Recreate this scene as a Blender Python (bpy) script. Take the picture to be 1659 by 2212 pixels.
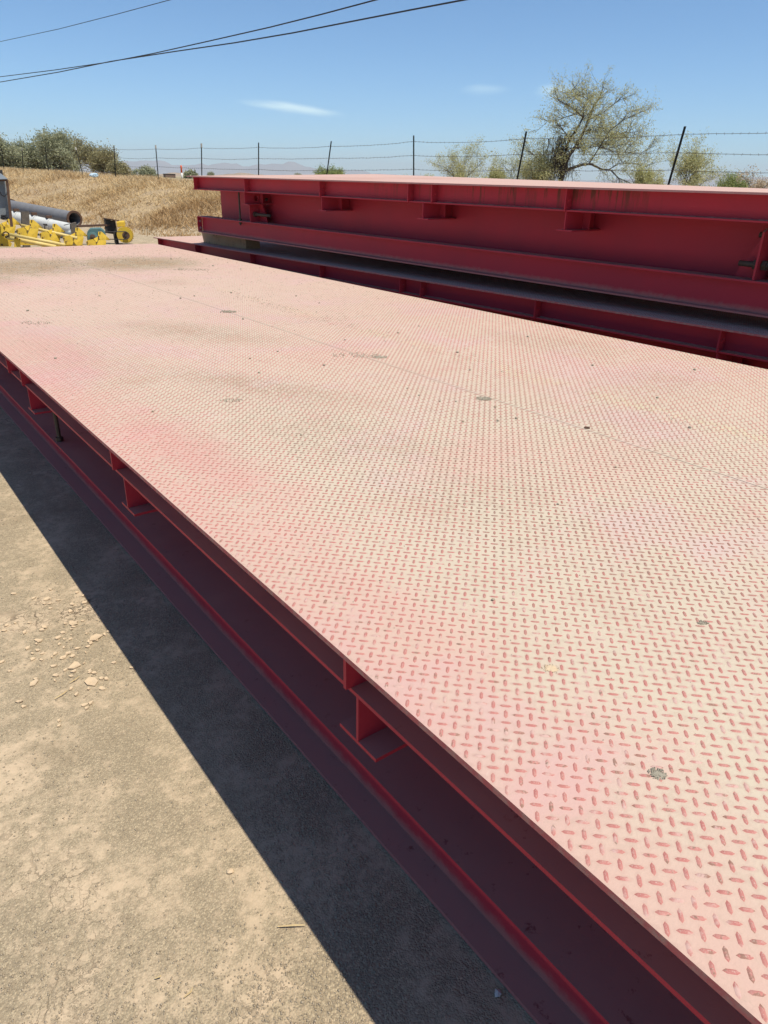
import bpy, bmesh, math, random
import numpy as np
from mathutils import Vector, Matrix
random.seed(7); rng = np.random.default_rng(7)
scene = bpy.context.scene
for o in list(bpy.data.objects): bpy.data.objects.remove(o)
COL = scene.collection

# ------------------------------------------------------------------ camera
CAM = np.array([0.0, 0.0, 1.4904])
RW = np.array([[0.80065, -0.23860, 0.54957], [-0.59883, -0.34777, 0.72142], [0.01899, -0.90671, -0.42132]])
cd = bpy.data.cameras.new('camera'); cam = bpy.data.objects.new('camera', cd); COL.objects.link(cam)
cd.sensor_fit = 'HORIZONTAL'; cd.sensor_width = 36.0; cd.lens = 36.0 * 1533 / 1659
cd.clip_start = 0.05; cd.clip_end = 40000
cam.matrix_world = Matrix(((RW[0, 0], -RW[0, 1], -RW[0, 2], CAM[0]), (RW[1, 0], -RW[1, 1], -RW[1, 2], CAM[1]),
                           (RW[2, 0], -RW[2, 1], -RW[2, 2], CAM[2]), (0, 0, 0, 1)))
scene.camera = cam

# ------------------------------------------------------------------ sky and sun
SUN = Vector((0.155, -0.38, 1.0)).normalized()
EL = math.asin(SUN.z); AZ = math.atan2(SUN.x, SUN.y)
w = bpy.data.worlds.new('World'); scene.world = w; w.use_nodes = True
wt = w.node_tree; wt.nodes.clear()
wo = wt.nodes.new('ShaderNodeOutputWorld'); wb = wt.nodes.new('ShaderNodeBackground')
sky = wt.nodes.new('ShaderNodeTexSky'); sky.sky_type = 'NISHITA'; sky.sun_disc = False
sky.sun_elevation = EL; sky.sun_rotation = AZ; sky.altitude = 400; sky.air_density = 0.75; sky.dust_density = 0.2; sky.ozone_density = 5.0
wb.inputs['Strength'].default_value = 0.112
wt.links.new(wb.outputs[0], wo.inputs[0])
def sky_nodes():
    N, L = wt.nodes, wt.links
    def mth(op, a, b=None):
        n = N.new('ShaderNodeMath'); n.operation = op
        for i, v in enumerate((a, b)):
            if v is None: continue
            if isinstance(v, bpy.types.NodeSocket): L.new(v, n.inputs[i])
            else: n.inputs[i].default_value = v
        return n.outputs[0]
    tc = N.new('ShaderNodeTexCoord').outputs['Generated']; col = sky.outputs[0]
    def dot(v):
        n = N.new('ShaderNodeVectorMath'); n.operation = 'DOT_PRODUCT'; L.new(tc, n.inputs[0]); n.inputs[1].default_value = v; return n.outputs['Value']
    # thin cirrus streaks: direction, half width, half height (radians), opacity, tilt
    for az, el, a, b, op, tl in ((30.3, 4.55, .072, .0075, .8, -.10), (43.6, 5.9, .035, .008, .25, .0), (48.5, 5.8, .030, .011, .42, .0), (-40, 20, .2, .02, .3, .1), (100, 17, .18, .02, .35, .05), (170, 25, .2, .03, .3, 0)):
        az, el = math.radians(az), math.radians(el)
        c = Vector((math.sin(az) * math.cos(el), math.cos(az) * math.cos(el), math.sin(el)))
        r = Vector((math.cos(az), -math.sin(az), 0)); u = r.cross(c); r, u = r * math.cos(tl) + u * math.sin(tl), u * math.cos(tl) - r * math.sin(tl)
        nz = N.new('ShaderNodeTexNoise'); mp = N.new('ShaderNodeCombineXYZ'); L.new(mth('MULTIPLY', dot(r), 14.0), mp.inputs[0]); L.new(mth('MULTIPLY', dot(u), 90.0), mp.inputs[1])
        L.new(mp.outputs[0], nz.inputs['Vector']); nz.inputs['Scale'].default_value = 1.0; nz.inputs['Detail'].default_value = 5
        wob = mth('MULTIPLY', mth('SUBTRACT', nz.outputs['Fac'], .5), 1.3)
        d2 = mth('ADD', mth('POWER', mth('MULTIPLY', dot(r), 1 / a), 2.0), mth('POWER', mth('ABSOLUTE', mth('MULTIPLY', dot(u), 1 / b)), 2.0))
        m = mth('SUBTRACT', 1.0, mth('ADD', d2, wob)); m = mth('MINIMUM', mth('MAXIMUM', m, 0.0), 1.0); m = mth('MULTIPLY', mth('MULTIPLY', m, m), op)
        m = mth('MULTIPLY', m, mth('GREATER_THAN', dot(c), .5))
        mx = N.new('ShaderNodeMix'); mx.data_type = 'RGBA'; L.new(m, mx.inputs[0]); L.new(col, mx.inputs[6]); mx.inputs[7].default_value = (7.6, 7.8, 8.0, 1); col = mx.outputs[2]
    tint = N.new('ShaderNodeMix'); tint.data_type = 'RGBA'; tint.blend_type = 'MULTIPLY'; tint.inputs[0].default_value = 1.0; L.new(col, tint.inputs[6]); tint.inputs[7].default_value = (.85, 1.08, 1.14, 1)
    L.new(tint.outputs[2], wb.inputs['Color'])
sky_nodes()
sd = bpy.data.lights.new('sun', 'SUN'); sun = bpy.data.objects.new('sun', sd); COL.objects.link(sun)
sd.energy = 4.9; sd.angle = math.radians(0.5); sd.color = (1.0, 0.94, 0.81)
sun.rotation_euler = SUN.to_track_quat('Z', 'Y').to_euler(); sun.location = (3, -5, 12)
vs = scene.view_settings; vs.view_transform = 'Standard'; vs.look = 'None'; vs.exposure = 0.2; vs.gamma = 1.0; vs.use_curve_mapping = False
scene.render.engine = 'CYCLES'
scene.cycles.max_bounces = 6; scene.cycles.diffuse_bounces = 3; scene.cycles.transparent_max_bounces = 8

# ------------------------------------------------------------------ pixel rays (only used to read real positions off the survey of the place)
def ray(x, y):
    v = RW @ np.array([x - 829.5, y - 1106.0, 1533.0]); return v
def at_y(x, y, Y):
    v = ray(x, y); p = CAM + v * (Y / v[1]); return Vector(p)
def at_z(x, y, z):
    v = ray(x, y); p = CAM + v * ((z - CAM[2]) / v[2]); return Vector(p)

# ------------------------------------------------------------------ node helpers
class NT:
    def __init__(s, mat):
        s.m = mat; s.t = mat.node_tree; s.n = s.t.nodes; s.l = s.t.links
    def new(s, kind, **kw):
        n = s.n.new(kind)
        for k, v in kw.items(): setattr(n, k, v)
        return n
    def put(s, sock, v):
        if isinstance(v, bpy.types.NodeSocket): s.l.new(v, sock)
        elif v is not None:
            if hasattr(sock.default_value, '__len__') and not hasattr(v, '__len__'): sock.default_value = (v,) * len(sock.default_value)
            elif hasattr(sock.default_value, '__len__') and len(sock.default_value) == 4 and len(v) == 3: sock.default_value = (*v, 1)
            else: sock.default_value = v
    def math(s, op, a, b=None, c=None, clamp=False):
        n = s.new('ShaderNodeMath', operation=op, use_clamp=clamp)
        for i, v in enumerate((a, b, c)):
            if v is not None: s.put(n.inputs[i], v)
        return n.outputs[0]
    def add(s, a, b): return s.math('ADD', a, b)
    def sub(s, a, b): return s.math('SUBTRACT', a, b)
    def mul(s, a, b): return s.math('MULTIPLY', a, b)
    def mx(s, a, b): return s.math('MAXIMUM', a, b)
    def ramp(s, v, lo, hi, smooth=True):
        n = s.new('ShaderNodeMapRange'); n.interpolation_type = 'SMOOTHSTEP' if smooth else 'LINEAR'; n.clamp = True
        s.put(n.inputs[0], v); n.inputs[1].default_value = lo; n.inputs[2].default_value = hi
        n.inputs[3].default_value = 0; n.inputs[4].default_value = 1
        return n.outputs[0]
    def mix(s, f, a, b, mode='MIX'):
        n = s.new('ShaderNodeMix', data_type='RGBA', blend_type=mode)
        s.put(n.inputs[0], f); s.put(n.inputs[6], a); s.put(n.inputs[7], b); return n.outputs[2]
    def noise(s, vec, scale, detail=4, rough=.55, dist=0):
        n = s.new('ShaderNodeTexNoise'); s.put(n.inputs['Vector'], vec)
        n.inputs['Scale'].default_value = scale; n.inputs['Detail'].default_value = detail
        n.inputs['Roughness'].default_value = rough; n.inputs['Distortion'].default_value = dist
        return n.outputs['Fac']
    def voro(s, vec, scale, feature='F1', rnd=1.0):
        n = s.new('ShaderNodeTexVoronoi'); n.feature = feature; s.put(n.inputs['Vector'], vec)
        n.inputs['Scale'].default_value = scale; n.inputs['Randomness'].default_value = rnd
        return n
    def sep(s, vec):
        n = s.new('ShaderNodeSeparateXYZ'); s.put(n.inputs[0], vec); return n.outputs
    def comb(s, x, y, z):
        n = s.new('ShaderNodeCombineXYZ')
        for i, v in enumerate((x, y, z)): s.put(n.inputs[i], v)
        return n.outputs[0]
    def scale(s, vec, sc):
        n = s.new('ShaderNodeVectorMath', operation='MULTIPLY'); s.put(n.inputs[0], vec); n.inputs[1].default_value = sc; return n.outputs[0]
    def vadd(s, a, b):
        n = s.new('ShaderNodeVectorMath', operation='ADD'); s.put(n.inputs[0], a); s.put(n.inputs[1], b); return n.outputs[0]
    def bump(s, h, strength, dist):
        n = s.new('ShaderNodeBump'); n.inputs['Strength'].default_value = strength; n.inputs['Distance'].default_value = dist
        s.put(n.inputs['Height'], h); return n.outputs[0]
def new_mat(name):
    m = bpy.data.materials.new(name); m.use_nodes = True; m.node_tree.nodes.clear()
    t = NT(m); out = t.new('ShaderNodeOutputMaterial'); b = t.new('ShaderNodeBsdfPrincipled')
    t.l.new(b.outputs[0], out.inputs[0]); b.inputs['Specular IOR Level'].default_value = 0.3
    t.b = b; t.out = out
    return t
def obj_co(t): return t.new('ShaderNodeTexCoord').outputs['Object']
def world_co(t): return t.new('ShaderNodeNewGeometry').outputs['Position']

# ---- dusty red tread plate; coordinates are the module's own (x across, y along, far end y = 0)
FAR = 10.1; EDGE = 0.615
def blobs(t, co, lst, nz):
    """union of soft stains; lst of (x, y, rx, ry, angle, strength)"""
    x, y, z = t.sep(co); tot = None
    for (cx, cy, rx, ry, an, st) in lst:   # st above 1 saturates
        ca, sa = math.cos(an), math.sin(an)
        dx = t.sub(x, cx); dy = t.sub(y, cy)
        u = t.mul(t.add(t.mul(dx, ca), t.mul(dy, sa)), 1 / rx); v = t.mul(t.sub(t.mul(dy, ca), t.mul(dx, sa)), 1 / ry)
        d = t.math('SQRT', t.add(t.mul(u, u), t.mul(v, v)))
        m = t.mul(t.ramp(t.add(d, t.mul(t.sub(nz, .5), 1.5)), 1.15, .2), st)
        tot = m if tot is None else t.mx(tot, m)
    return tot
def W(x, y): return (x - EDGE, y - FAR)
STAINS = [(*W(1.45, 8.0), 1.0, 1.0, .1, 1.5), (*W(2.6, 7.8), .75, .8, -.2, 1.6), (*W(.95, 7.2), .45, .7, 0, 1.1), (*W(1.65, 4.0), .30, .75, .5, .8),
          (*W(1.38, 2.75), .2, .8, .45, .85), (*W(1.32, 1.95), .22, .45, .4, .7), (*W(2.9, 1.8), .45, .35, .3, .45),
          (*W(3.2, 2.7), .3, .6, .2, .45), (*W(1.0, 3.1), .18, .15, 0, .5), (*W(2.35, 6.2), .3, .3, 0, .4), (*W(1.32, 1.3), .3, .4, .4, .4), (*W(1.1, .85), .35, .35, .2, .3),
          (1.2, -15, .5, .5, 0, .6)]
REDS = [(*W(.8, 2.15), .2, .8, .05, .8), (*W(.75, 1.0), .14, .8, 0, .55), (*W(.82, 3.9), .25, .9, .1, .6), (*W(1.6, 1.55), .35, .22, .3, .35), (*W(2.0, 3.1), .4, .3, .2, .25),
        (*W(1.9, 1.3), .35, .25, .3, .25), (*W(1.35, 5.6), .5, .35, .3, .2), (*W(2.3, 9.6), 1.2, .35, 0, .35), (*W(1.1, 6.6), .4, .5, .1, .4)]
def deck_base(t, co):
    n1 = t.noise(co, 1.3, 5, .6, .4); n2 = t.noise(co, 5.0, 5, .6, .2); n3 = t.noise(co, 40, 4, .65); n4 = t.noise(co, 220, 2, .6)
    x, y, z = t.sep(co)
    pink = (.52, .40, .352); cream = (.515, .435, .335)
    c = t.mix(t.ramp(t.add(t.mul(n1, .75), t.mul(n2, .25)), .37, .52), pink, cream)
    edge = t.ramp(t.add(x, t.mul(t.sub(n2, .5), .7)), .42, -.05)
    red = t.mx(t.mul(edge, .55), t.mul(blobs(t, co, REDS, n2), .85))
    c = t.mix(t.mul(red, .70), c, (.55, .225, .215))
    c = t.mix(t.mul(t.ramp(n2, .60, .76), .35), c, (.53, .255, .235))
    # pale sandy drift left along a line beside the middle seam
    dr = t.math('ABSOLUTE', t.sub(t.add(x, t.mul(t.sub(n2, .5), .25)), 1.93))
    dr = t.mul(t.mul(t.ramp(dr, .1, .0), t.ramp(n3, .40, .62)), t.ramp(t.noise(co, 1.7, 3), .42, .6))
    c = t.mix(t.mul(dr, .8), c, (.54, .47, .30))
    st = blobs(t, co, STAINS, t.add(t.mul(n2, .6), t.mul(n3, .4)))
    st = t.mul(st, t.ramp(t.add(t.mul(n3, .6), t.add(t.mul(n2, .35), t.mul(n4, .35))), .56, .80))
    st = t.mx(st, t.mul(blobs(t, co, STAINS[:3], t.add(t.mul(n2, .6), t.mul(n3, .4))), t.ramp(t.add(t.mul(n3, .5), t.mul(n2, .5)), .38, .58)))
    # scuffs and drag marks
    sc = t.noise(t.comb(t.add(t.mul(x, 6.0), t.mul(y, 1.1)), t.add(t.mul(y, .55), t.mul(n2, .4)), 0), 7.0, 6, .75)
    sc2 = t.noise(t.comb(t.sub(t.mul(x, 2.0), t.mul(y, 4.5)), t.add(t.mul(x, .8), t.mul(n2, .3)), 3.3), 8.0, 6, .75)
    c = t.mix(t.mul(t.mul(t.ramp(sc, .60, .68), t.ramp(n1, .40, .6)), .30), c, (.47, .33, .25))
    c = t.mix(t.mul(t.mul(t.ramp(sc2, .62, .68), t.ramp(n2, .45, .6)), .25), c, (.60, .53, .43))
    c = t.mix(t.mul(st, .80), c, t.mix(t.ramp(n2, .4, .62), (.27, .22, .155), (.32, .205, .115)))
    c = t.mix(t.mul(t.ramp(n4, .55, .8), .22), c, (.42, .30, .24))
    c = t.mix(t.mul(t.ramp(t.noise(co, 14, 6, .75), .68, .8), .4), c, (.40, .33, .25))
    # dried water marks and grime caught round each lug
    for lv, nn in ((.46, n1), (.53, n1), (.47, n2)):
        ln = t.ramp(t.math('ABSOLUTE', t.sub(t.add(nn, t.mul(t.sub(n3, .5), .05)), lv)), .012, .002)
        c = t.mix(t.mul(t.mul(ln, t.ramp(n3, .42, .6)), .22), c, (.40, .30, .23))
    def lugd(ox, sg):
        u = t.sub(t.math('FRACT', t.add(t.mul(t.sub(x, .0115), 1 / .0297), .5 + ox)), .5); v = t.sub(t.math('FRACT', t.add(t.mul(y, 1 / .0297), .5 + ox)), .5)
        p = t.mul(t.add(u, t.mul(v, sg)), .0297 * .7071 / .0108); q = t.mul(t.sub(v, t.mul(u, sg)), .0297 * .7071 / .0040)
        return t.math('SQRT', t.add(t.mul(p, p), t.mul(q, q)))
    halo = t.ramp(t.math('MINIMUM', lugd(0, 1.0), lugd(.5, -1.0)), 1.75, .9)
    c = t.mix(t.mul(t.mul(halo, t.ramp(n2, .35, .65)), .38), c, (.40, .255, .21))
    nz = t.sep(t.new('ShaderNodeNewGeometry').outputs['Normal'])[2]
    c = t.mix(t.ramp(t.math('ABSOLUTE', nz), .6, .3), c, t.mix(t.ramp(n3, .4, .65), (.50, .13, .125), (.46, .24, .20)))
    return c, st, n3, n4, n2
def tread_material(name, pinker=0):
    t = new_mat(name); co = obj_co(t)
    c, st, n3, n4, n2 = deck_base(t, co)
    if pinker: c = t.mix(pinker, c, (.53, .31, .275))
    t.put(t.b.inputs['Base Color'], c); t.b.inputs['Roughness'].default_value = .85
    h = t.add(t.mul(n4, .35), t.mul(n3, .65))
    t.put(t.b.inputs['Normal'], t.bump(h, .35, .004))
    return t.m
def lug_material(name):
    t = new_mat(name); co = world_co(t)
    mp = t.vadd(co, (-EDGE, -FAR, 0))
    n = t.noise(co, 9, 4, .7); f = t.noise(co, 75, 2, .6); g = t.noise(co, 600, 2, .5); big = t.noise(co, 1.4, 3, .5)
    c = t.mix(t.ramp(f, .35, .65), (.41, .150, .130), (.46, .20, .17))
    dust = t.ramp(t.noise(co, 30, 3, .6), .52, .66)
    dust = t.mx(dust, t.mul(t.ramp(t.sep(co)[1], 2.2, 6.0), .85))
    c = t.mix(t.mul(dust, .75), c, (.54, .385, .335))
    st = blobs(t, mp, STAINS + [(*W(1.35, 1.7), .55, 1.6, .1, 1), (*W(1.5, .9), .6, .6, .1, .8), (*W(.95, 3.2), .3, 1.6, .05, .5), (*W(1.9, 1.4), 1.1, 1.5, 0, .8)], n)
    dark = t.mx(t.mul(st, t.ramp(f, .36, .52)), t.ramp(t.add(f, t.mul(n, .55)), .86, .95))
    c = t.mix(t.mul(dark, .72), c, t.mix(t.ramp(n, .4, .6), (.15, .12, .08), (.21, .125, .085)))
    c = t.mix(t.mul(blobs(t, mp, STAINS[:3], n), .8), c, t.mix(t.ramp(f, .4, .6), (.27, .22, .155), (.33, .22, .13)))
    c = t.mix(t.mul(t.ramp(g, .55, .7), .35), c, (.58, .40, .34))
    tip = t.ramp(t.sub(t.sep(co)[2], .676), .0010, .0018)
    c = t.mix(t.mul(t.mul(tip, t.ramp(g, .45, .65)), .40), c, (.52, .40, .345))
    t.put(t.b.inputs['Base Color'], c); t.b.inputs['Roughness'].default_value = .75
    t.put(t.b.inputs['Normal'], t.bump(g, .2, .002))
    return t.m
def paint_material(name, streak=False, dust=1.0, bright=1.0):
    t = new_mat(name); co = obj_co(t); geo = t.new('ShaderNodeNewGeometry')
    n = t.noise(co, 2.2, 4, .6); f = t.noise(co, 30, 5, .65); g = t.noise(co, 180, 3, .6)
    c = t.mix(t.ramp(n, .35, .7), (.45 * bright, .006, .038), (.37 * bright, .008, .038))
    c = t.mix(t.mul(t.ramp(f, .58, .8), .22), c, (.25, .03, .035))
    nz = t.sep(geo.outputs['Normal'])[2]
    up = t.ramp(nz, .55, .9)
    d = t.mul(up, t.ramp(t.add(t.mul(f, .5), t.mul(n, .5)), .15, .4))
    c = t.mix(t.mul(d, .90 * dust), c, t.mix(t.ramp(n, .4, .6), (.40, .33, .26), (.35, .28, .23)))
    zl = t.sep(co)[2]; low = t.mul(t.ramp(t.add(zl, t.mul(t.sub(f, .5), .05)), .055, .012), t.ramp(nz, -.3, -.1))
    c = t.mix(t.mul(low, .7), c, (.36, .27, .22))
    dirt = t.mul(up, t.mul(t.ramp(t.noise(co, 26, 5, .7), .60, .70), t.ramp(t.noise(co, 1.1, 2, .5), .42, .6)))
    c = t.mix(t.mul(dirt, .85), c, (.055, .045, .034))
    # rubbed, chalky scuffs running along the members
    x_, y_, z_ = t.sep(co); sf = t.noise(t.comb(t.mul(x_, 12.0), t.mul(y_, .9), t.mul(z_, 22.0)), 3.0, 6, .75)
    c = t.mix(t.mul(t.ramp(sf, .62, .72), .28), c, (.42, .12, .12))
    rs = t.mul(t.ramp(t.noise(co, 7, 6, .8), .66, .74), .5); c = t.mix(rs, c, (.16, .05, .035))
    # chipped, chalky paint along plate edges
    pt = t.ramp(geo.outputs['Pointiness'], .52, .60)
    c = t.mix(t.mul(pt, .35), c, (.48, .10, .10))
    chip = t.mul(t.ramp(t.noise(co, 55, 4, .8), .70, .76), .6)
    c = t.mix(chip, c, (.20, .10, .06))
    if streak:
        x, y, z = t.sep(co)
        s = t.noise(t.comb(t.mul(y, 9.0), t.mul(z, .7), 0), 3.0, 5, .7)
        zone = t.mul(t.ramp(y, -4.75, -4.95), t.ramp(y, -6.7, -6.2))
        zone = t.mx(zone, t.mul(t.ramp(t.noise(co, .8, 2), .58, .68), .45))
        fade = t.ramp(z, .50, .66)
        zone = t.mul(zone, t.ramp(z, .518, .532))
        c = t.mix(t.mul(t.mul(t.ramp(s, .47, .62), zone), t.math('ADD', t.mul(fade, .5), .32)), c, (.085, .05, .028))
    t.put(t.b.inputs['Base Color'], c); t.b.inputs['Roughness'].default_value = .55
    t.put(t.b.inputs['Roughness'], t.math('ADD', t.mul(d, .4), .5)); t.b.inputs['Specular IOR Level'].default_value = .16
    t.put(t.b.inputs['Normal'], t.bump(t.add(f, t.mul(g, .5)), .12, .004))
    return t.m
def simple(name, c1, c2=None, rough=.8, scale=6, metal=0, c3=None, bump=.15, bscale=None, spec=.3):
    t = new_mat(name); co = obj_co(t)
    n = t.noise(co, scale, 5, .65, .2); f = t.noise(co, scale * 7, 4, .6)
    c = t.mix(t.ramp(t.add(t.mul(n, .7), t.mul(f, .3)), .35, .65), c1, c2 or tuple(v * .8 for v in c1))
    if c3: c = t.mix(t.ramp(t.add(t.mul(f, .5), t.mul(n, .5)), .56, .66), c, c3)
    t.put(t.b.inputs['Base Color'], c); t.b.inputs['Roughness'].default_value = rough; t.b.inputs['Metallic'].default_value = metal
    t.b.inputs['Specular IOR Level'].default_value = spec
    t.put(t.b.inputs['Normal'], t.bump(f, bump, .02))
    return t.m
M = {}
M['tread'] = tread_material('dusty_tread_plate'); M['tread_pink'] = tread_material('dusty_pink_plate', .65); M['lug'] = lug_material('worn_tread_lugs')
M['paint'] = paint_material('red_steel_paint'); M['paint_streak'] = paint_material('streaked_red_paint', True)
M['weld'] = simple('dusty_weld_bead', (.36, .20, .18), (.26, .09, .09), .8, 30)
M['gap'] = simple('joint_dirt', (.10, .045, .04), (.15, .075, .065), .95, 20)
M['rust'] = simple('rusty_steel', (.13, .07, .045), (.085, .05, .035), .8, 20, 0, (.20, .10, .05))
M['bolt'] = simple('grimy_bolt_steel', (.10, .08, .06), (.065, .055, .045), .6, 30, .3, (.16, .10, .06))
M['timber'] = simple('weathered_timber', (.42, .29, .17), (.34, .23, .13), .9, 3.5, 0, (.10, .08, .055), .4)
M['greywood'] = simple('grey_stake_wood', (.15, .125, .10), (.10, .085, .07), .95, 14, 0, (.06, .05, .045), .5)
M['yellow'] = simple('yellow_machine_paint', (.66, .45, .045), (.56, .37, .04), .6, 7, 0, (.36, .23, .06), .12)
M['paleyellow'] = simple('faded_yellow_tube', (.70, .55, .22), (.62, .46, .15), .55, 6, 0, None, .08)
M['teal'] = simple('teal_gearbox_paint', (.10, .19, .19), (.075, .15, .155), .5, 6, 0, (.15, .20, .18), .1)
M['greypipe'] = simple('dull_grey_pipe', (.20, .20, .21), (.16, .16, .17), .75, 5, 0, (.24, .22, .20), .12)
M['whitepipe'] = simple('faded_white_pipe', (.60, .60, .57), (.50, .51, .50), .6, 4, 0, (.44, .38, .30), .1)
M['galv'] = simple('galvanised_sheet', (.23, .255, .27), (.18, .20, .215), .5, 5, .2, (.30, .30, .29), .1)
M['dark'] = simple('dark_machine_steel', (.035, .035, .037), (.055, .048, .042), .7, 10, 0, (.09, .06, .04), .15)
M['black'] = simple('black_rubber', (.015, .015, .017), (.022, .022, .024), .6, 12)
M['silver'] = simple('bright_steel', (.55, .56, .58), (.45, .46, .48), .35, 20, .7)
M['post'] = simple('fence_post_paint', (.018, .022, .020), (.03, .03, .028), .8, 8, 0, (.05, .035, .025))
M['posttip'] = simple('fence_post_tip', (.55, .53, .48), (.40, .37, .33), .7, 12)
M['wire'] = simple('rusty_fence_wire', (.09, .075, .065), (.06, .05, .045), .7, 30, .2)
M['cable'] = simple('overhead_cable_sheath', (.02, .022, .026), (.03, .03, .034), .6, 3)
M['bark'] = simple('dark_tree_bark', (.075, .058, .045), (.045, .036, .03), .95, 9, 0, (.11, .085, .065), .5)
M['pebble'] = simple('pale_gravel_stones', (.40, .33, .24), (.30, .24, .17), .9, 40, 0, (.47, .40, .30), .3)
M['darkpebble'] = simple('grey_crumbs', (.29, .26, .20), (.35, .31, .24), .95, 40, 0, (.22, .195, .15), .3)
M['flake'] = simple('dried_mud_flakes', (.58, .445, .30), (.54, .41, .27), .95, 30, 0, (.50, .38, .25), .2)
M['straw'] = simple('dry_straw', (.62, .48, .26), (.52, .38, .19), .8, 20)
M['bag'] = simple('pale_blue_plastic', (.62, .70, .76), (.30, .50, .62), .35, 9, 0, (.75, .78, .80), .2)
M['orange'] = simple('orange_marker', (.75, .14, .05), (.68, .12, .05), .6, 8)
M['white'] = simple('white_marker', (.75, .74, .70), (.66, .65, .62), .6, 8)
M['brownbox'] = simple('brown_container', (.20, .13, .095), (.16, .10, .08), .8, 1)
M['palebox'] = simple('pale_block', (.55, .53, .50), (.45, .42, .38), .8, 1)

def leaf_mat(name, c1, c2, c3):
    t = new_mat(name); co = world_co(t)
    n = t.noise(co, 2.4, 3, .6); f = t.noise(co, 25, 2, .6)
    c = t.mix(t.ramp(n, .35, .65), c1, c2); c = t.mix(t.ramp(f, .5, .7), c, c3)
    t.put(t.b.inputs['Base Color'], c); t.b.inputs['Roughness'].default_value = .7
    tr = t.new('ShaderNodeBsdfTranslucent'); t.put(tr.inputs[0], c)
    ms = t.new('ShaderNodeMixShader'); ms.inputs[0].default_value = .3
    t.l.new(t.b.outputs[0], ms.inputs[1]); t.l.new(tr.outputs[0], ms.inputs[2]); t.l.new(ms.outputs[0], t.out.inputs[0])
    return t.m
M['leaf_dark'] = leaf_mat('grey_green_leaves', (.29, .305, .19), (.34, .345, .21), (.38, .375, .25))
M['leaf_olive'] = leaf_mat('olive_leaves', (.27, .25, .125), (.32, .285, .15), (.35, .305, .18))
M['leaf_pale'] = leaf_mat('yellow_green_leaves', (.46, .455, .21), (.52, .50, .24), (.55, .52, .31))
M['leaf_dry'] = leaf_mat('dry_pale_twigs', (.52, .42, .29), (.58, .48, .34), (.50, .36, .24))
M['leaf_green'] = leaf_mat('fresh_green_leaves', (.26, .31, .10), (.30, .34, .12), (.34, .36, .16))
def grass_mat():
    t = new_mat('dry_golden_grass'); co = world_co(t)
    n = t.noise(co, 1.6, 4, .6); b = t.noise(co, .35, 4, .65, .3); f = t.noise(co, 30, 2, .6)
    c = t.mix(t.ramp(n, .38, .62), (.60, .44, .235), (.64, .50, .30)); c = t.mix(t.mul(t.ramp(f, .5, .75), .5), c, (.48, .33, .17))
    z = t.sep(co)[2]
    c = t.mix(t.mul(t.ramp(t.add(b, t.mul(z, -.10)), .40, .52), .75), c, (.42, .265, .125))
    t.put(t.b.inputs['Base Color'], c); t.b.inputs['Roughness'].default_value = .8
    tr = t.new('ShaderNodeBsdfTranslucent'); t.put(tr.inputs[0], c)
    ms = t.new('ShaderNodeMixShader'); ms.inputs[0].default_value = .3
    t.l.new(t.b.outputs[0], ms.inputs[1]); t.l.new(tr.outputs[0], ms.inputs[2]); t.l.new(ms.outputs[0], t.out.inputs[0])
    return t.m
M['grass'] = grass_mat()

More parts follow.
